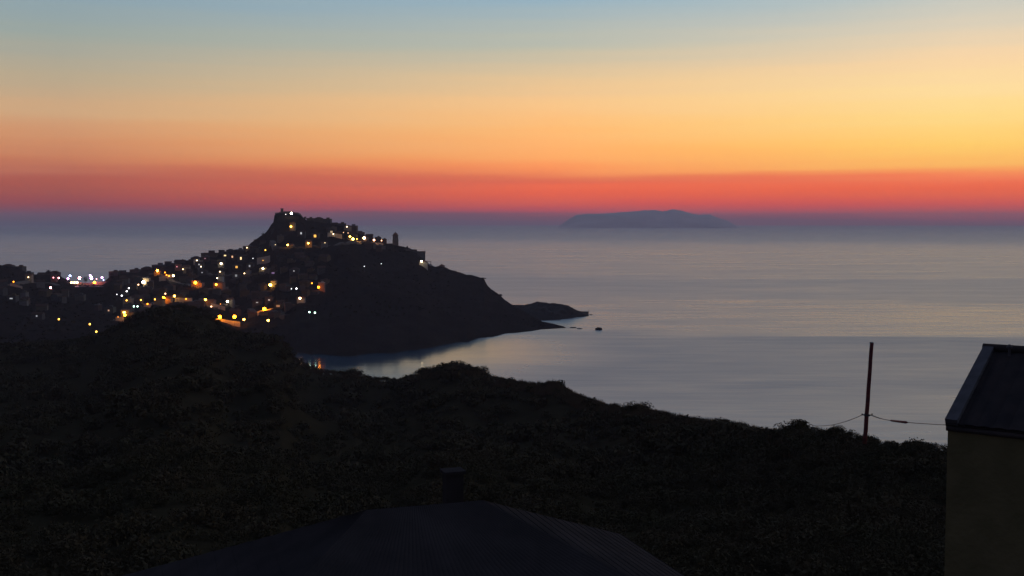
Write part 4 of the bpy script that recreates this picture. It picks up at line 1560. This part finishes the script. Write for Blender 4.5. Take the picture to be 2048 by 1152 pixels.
# resample sleeve exactly
us_ = np.linspace(0, 1, 2000)
line = [pa.lerp(pb, float(u)) - Vector((0, 0, .12 * 4 * float(u) * (1 - float(u)))) for u in us_]
sl = [p - pa for p in line if 1781 < proj(p)[0] < 1816]
sl = sl[::max(1, len(sl) // 12)]
rs = [.06 * (sl[len(sl) // 2] + pa).y / 90 * 1.5] * len(sl)
rs[0] *= .5
rs[-1] *= .5
mb = MB()
mb.tube(sl, rs, 8)
obj("splice_sleeve", mb.me("splice_sleeve", M_WOOD, True), e)
# short second wire tied from the bracket to the cable
cable("tie_wire", P(1742, 828.5, D - .06), line[int(np.argmin([abs(proj(p)[0] - 1768) for p in line]))] + Vector((0, 0, .0)), .03, .016, "short tie wire between the pole bracket and the thicker cable", 8)


# ------------------------------------------------------------------ house on the right
def tiled_slope(A, B, RA, RB, thick, mat_tile, nx=34, amp=.022):
    """roof slope from eave A-B up to ridge RA-RB, with barrel tile rows running down the slope"""
    mb = MB()
    nrm = (B - A).cross(RA - A).normalized()
    if nrm.z < 0:
        nrm = -nrm
    sub = 6
    cols = nx * sub
    rows = 16
    vs = []
    for j in range(rows + 1):
        v = j / rows
        for k in (0, 1):
            if k == 1 and j == rows:
                continue
            lift = .016 if k == 0 else 0.0
            for i in range(cols + 1):
                u = i / cols
                p = A.lerp(B, u).lerp(RA.lerp(RB, u), v + (0 if k == 0 else .0))
                wv = abs(math.sin(math.pi * nx * u)) ** .8 * amp
                vs.append(p + nrm * (wv + lift * (1 if k == 0 else 0) + (.0 if k else 0)))
    nrow = len(vs) // (cols + 1)
    fs = [[j * (cols + 1) + i, j * (cols + 1) + i + 1, (j + 1) * (cols + 1) + i + 1, (j + 1) * (cols + 1) + i] for j in range(nrow - 1) for i in range(cols)]
    mb.add(vs, fs)
    dn = nrm * -thick
    sl_ = [A, B, RB, RA]
    mb.add([p - nrm * .01 for p in sl_] + [p + dn for p in sl_], [[0, 1, 2, 3], [7, 6, 5, 4], [0, 4, 5, 1], [1, 5, 6, 2], [2, 6, 7, 3], [3, 7, 4, 0]])
    return mb


def gable_house(A, RR, along, length, zbase, name, label, over=.02):
    """A: left end of the front eave, RR: left end of the ridge, along: unit direction of the eave"""
    e = empty(name, (A.x, A.y, zbase))
    tag(e, label, "house")
    o = Vector((A.x, A.y, zbase))
    B = A + along * length
    RB = RR + along * length
    back = (RR - A)
    backh = Vector((back.x, back.y, 0))
    A2 = Vector((RR.x, RR.y, A.z)) + backh
    B2 = A2 + along * length
    obj("roof", tiled_slope(A - o, B - o, RR - o, RB - o, .12, M_TILEDARK).me("roof", M_TILEDARK), e)
    obj("back_roof", tiled_slope(B2 - o, A2 - o, RB - o, RR - o, .12, M_TILEDARK).me("back_roof", M_TILEDARK), e)
    # walls set in from the eaves
    bh = backh.normalized()
    w0 = A + bh * over + along * .02 - Vector((0, 0, .02))
    w1 = B + bh * over - along * .12 - Vector((0, 0, .02))
    w2 = B2 - bh * over - along * .12 - Vector((0, 0, .02))
    w3 = A2 - bh * over + along * .02 - Vector((0, 0, .02))
    g0 = RR + along * .02 - Vector((0, 0, .16))
    g1 = RB - along * .12 - Vector((0, 0, .16))
    mb = MB()
    vv = [w0, w1, w2, w3]
    vv = [Vector((p.x, p.y, zbase)) - o for p in vv] + [p - o for p in vv] + [g0 - o, g1 - o]
    mb.add(vv, [[0, 1, 5, 4], [1, 2, 6, 9, 5], [2, 3, 7, 6], [3, 0, 4, 8, 7]])
    obj("wall", mb.me("wall", M_WALLB), e)
    return e, o, B, RB, A2


A = P(1893, 848, 20)
RR = P(1971, 699, 22.0)
along = Vector((RR.y - A.y, -(RR.x - A.x), 0)).normalized()
e, o, B, RB, A2 = gable_house(A, RR, along, 9.0, 76.3, "neighbour_house", "dark gabled house with tiled roof at the right edge of the photo")
# pale verge course along the left edge of the front slope, and eave fascia
nrm = (B - A).cross(RR - A).normalized()
if nrm.z < 0:
    nrm = -nrm
mb = MB()
w0, w1 = .20, .18
q = [A - o - along * .02, A - o + along * w0, RR - o + along * w1, RR - o - along * .02]
mb.add([p + nrm * .11 for p in q] + [p - nrm * .06 for p in q], [[0, 1, 2, 3], [7, 6, 5, 4], [0, 4, 5, 1], [1, 5, 6, 2], [2, 6, 7, 3], [3, 7, 4, 0]])
obj("verge", mb.me("verge", M_VERGE), e)
mb = MB()
mb.tube([RR - o + nrm * .04 - along * .04, RB - o + nrm * .04], .09, 10)
obj("ridge_tiles", mb.me("ridge_tiles", M_TILEDARK, True), e)
mb = MB()
mb.tube([A - o - Vector((0, 0, .07)) - nrm * .01, B - o - Vector((0, 0, .09)) - nrm * .01], .045, 8)
obj("gutter", mb.me("gutter", M_TILEDARK, True), e)
vc = P(2019, 694, 21.4) - o  # small pale cap added on the ridge in place of a white light reflection
mb = MB()
mb.tube([vc + Vector((0, 0, -.18)), vc + Vector((0, 0, -.02))], .025, 8)
mb.tube([vc + Vector((0, 0, -.02)), vc + Vector((0, 0, .01)), vc + Vector((0, 0, .05))], [.05, .055, .02], 10)
obj("vent_cap", mb.me("vent_cap", M_VERGE), e)

# ------------------------------------------------------------------ roof with a chimney below the viewpoint
R1 = P(965, 1002, 24)
R0 = P(840, 1016, 23.55)
R0.z = R1.z
u_ = (R0 - R1).normalized()
v_ = Vector((u_.y, -u_.x, 0))
if v_.y > 0:
    v_ = -v_
w = 6.0
drop = w * math.tan(R(26))
R0 = R1 + u_ * 2.6
ez = R1.z - drop
zb = 75.0
cs = [R1 - u_ * w + v_ * w, R1 - u_ * w - v_ * w, R0 + u_ * w - v_ * w, R0 + u_ * w + v_ * w]
cs = [Vector((p.x, p.y, ez)) for p in cs]   # front right, back right, back left, front left
oo = Vector((R1.x, R1.y, zb))
e = empty("lower_house", oo)
tag(e, "dark hipped roof with a stubby chimney just below the viewpoint", "house")
mb = MB()
for (a_, b_, ra, rb) in ((cs[3], cs[0], R0, R1), (cs[0], cs[1], R1, R1), (cs[1], cs[2], R1, R0), (cs[2], cs[3], R0, R0)):
    s_ = tiled_slope(a_ - oo, b_ - oo, ra - oo, rb - oo, .1, M_TILEDARK, 60, .008)
    mb.add(s_.v, s_.f)
obj("roof", mb.me("roof", M_LOWROOF), e)
mb = MB()
ii = [p + (R1.lerp(R0, .5) - p).normalized() * .5 for p in cs]
mb.add([Vector((p.x, p.y, zb)) - oo for p in ii] + [Vector((p.x, p.y, ez - .0)) - oo for p in ii], [[0, 1, 5, 4], [1, 2, 6, 5], [2, 3, 7, 6], [3, 0, 4, 7]])
obj("wall", mb.me("wall", M_WALLB), e)
cc = P(906, 1012, 24.6) - oo
mb = MB()
hc = (1012 - 944) / F * 24.6
Mx = Matrix.Translation(cc) @ Matrix.Rotation(math.atan2(u_.y, u_.x), 4, 'Z')
mb.box(-.2, .2, -.17, .17, -1.2, hc, Mx)
mb.box(-.25, .25, -.22, .22, hc + .003, hc + .07, Mx)
obj("chimney", mb.me("chimney", M_LOWROOF), e)

# ------------------------------------------------------------------ haze: the air between the viewpoint and the horizon
hz = bpy.data.materials.new("haze")
hz.use_nodes = True
t = hz.node_tree
t.nodes.clear()
out = t.nodes.new("ShaderNodeOutputMaterial")
pv = t.nodes.new("ShaderNodeVolumePrincipled")
pv.inputs["Color"].default_value = (.97, .84, .93, 1)
pv.inputs["Density"].default_value = HAZE
pv.inputs["Anisotropy"].default_value = 0.0
t.links.new(pv.outputs[0], out.inputs["Volume"])
mb = MB()
mb.box(-31000, 31000, -31000, 31000, -5, HAZE_TOP)
ho = obj("haze", mb.me("haze", hz))
tag(ho, kind="stuff")
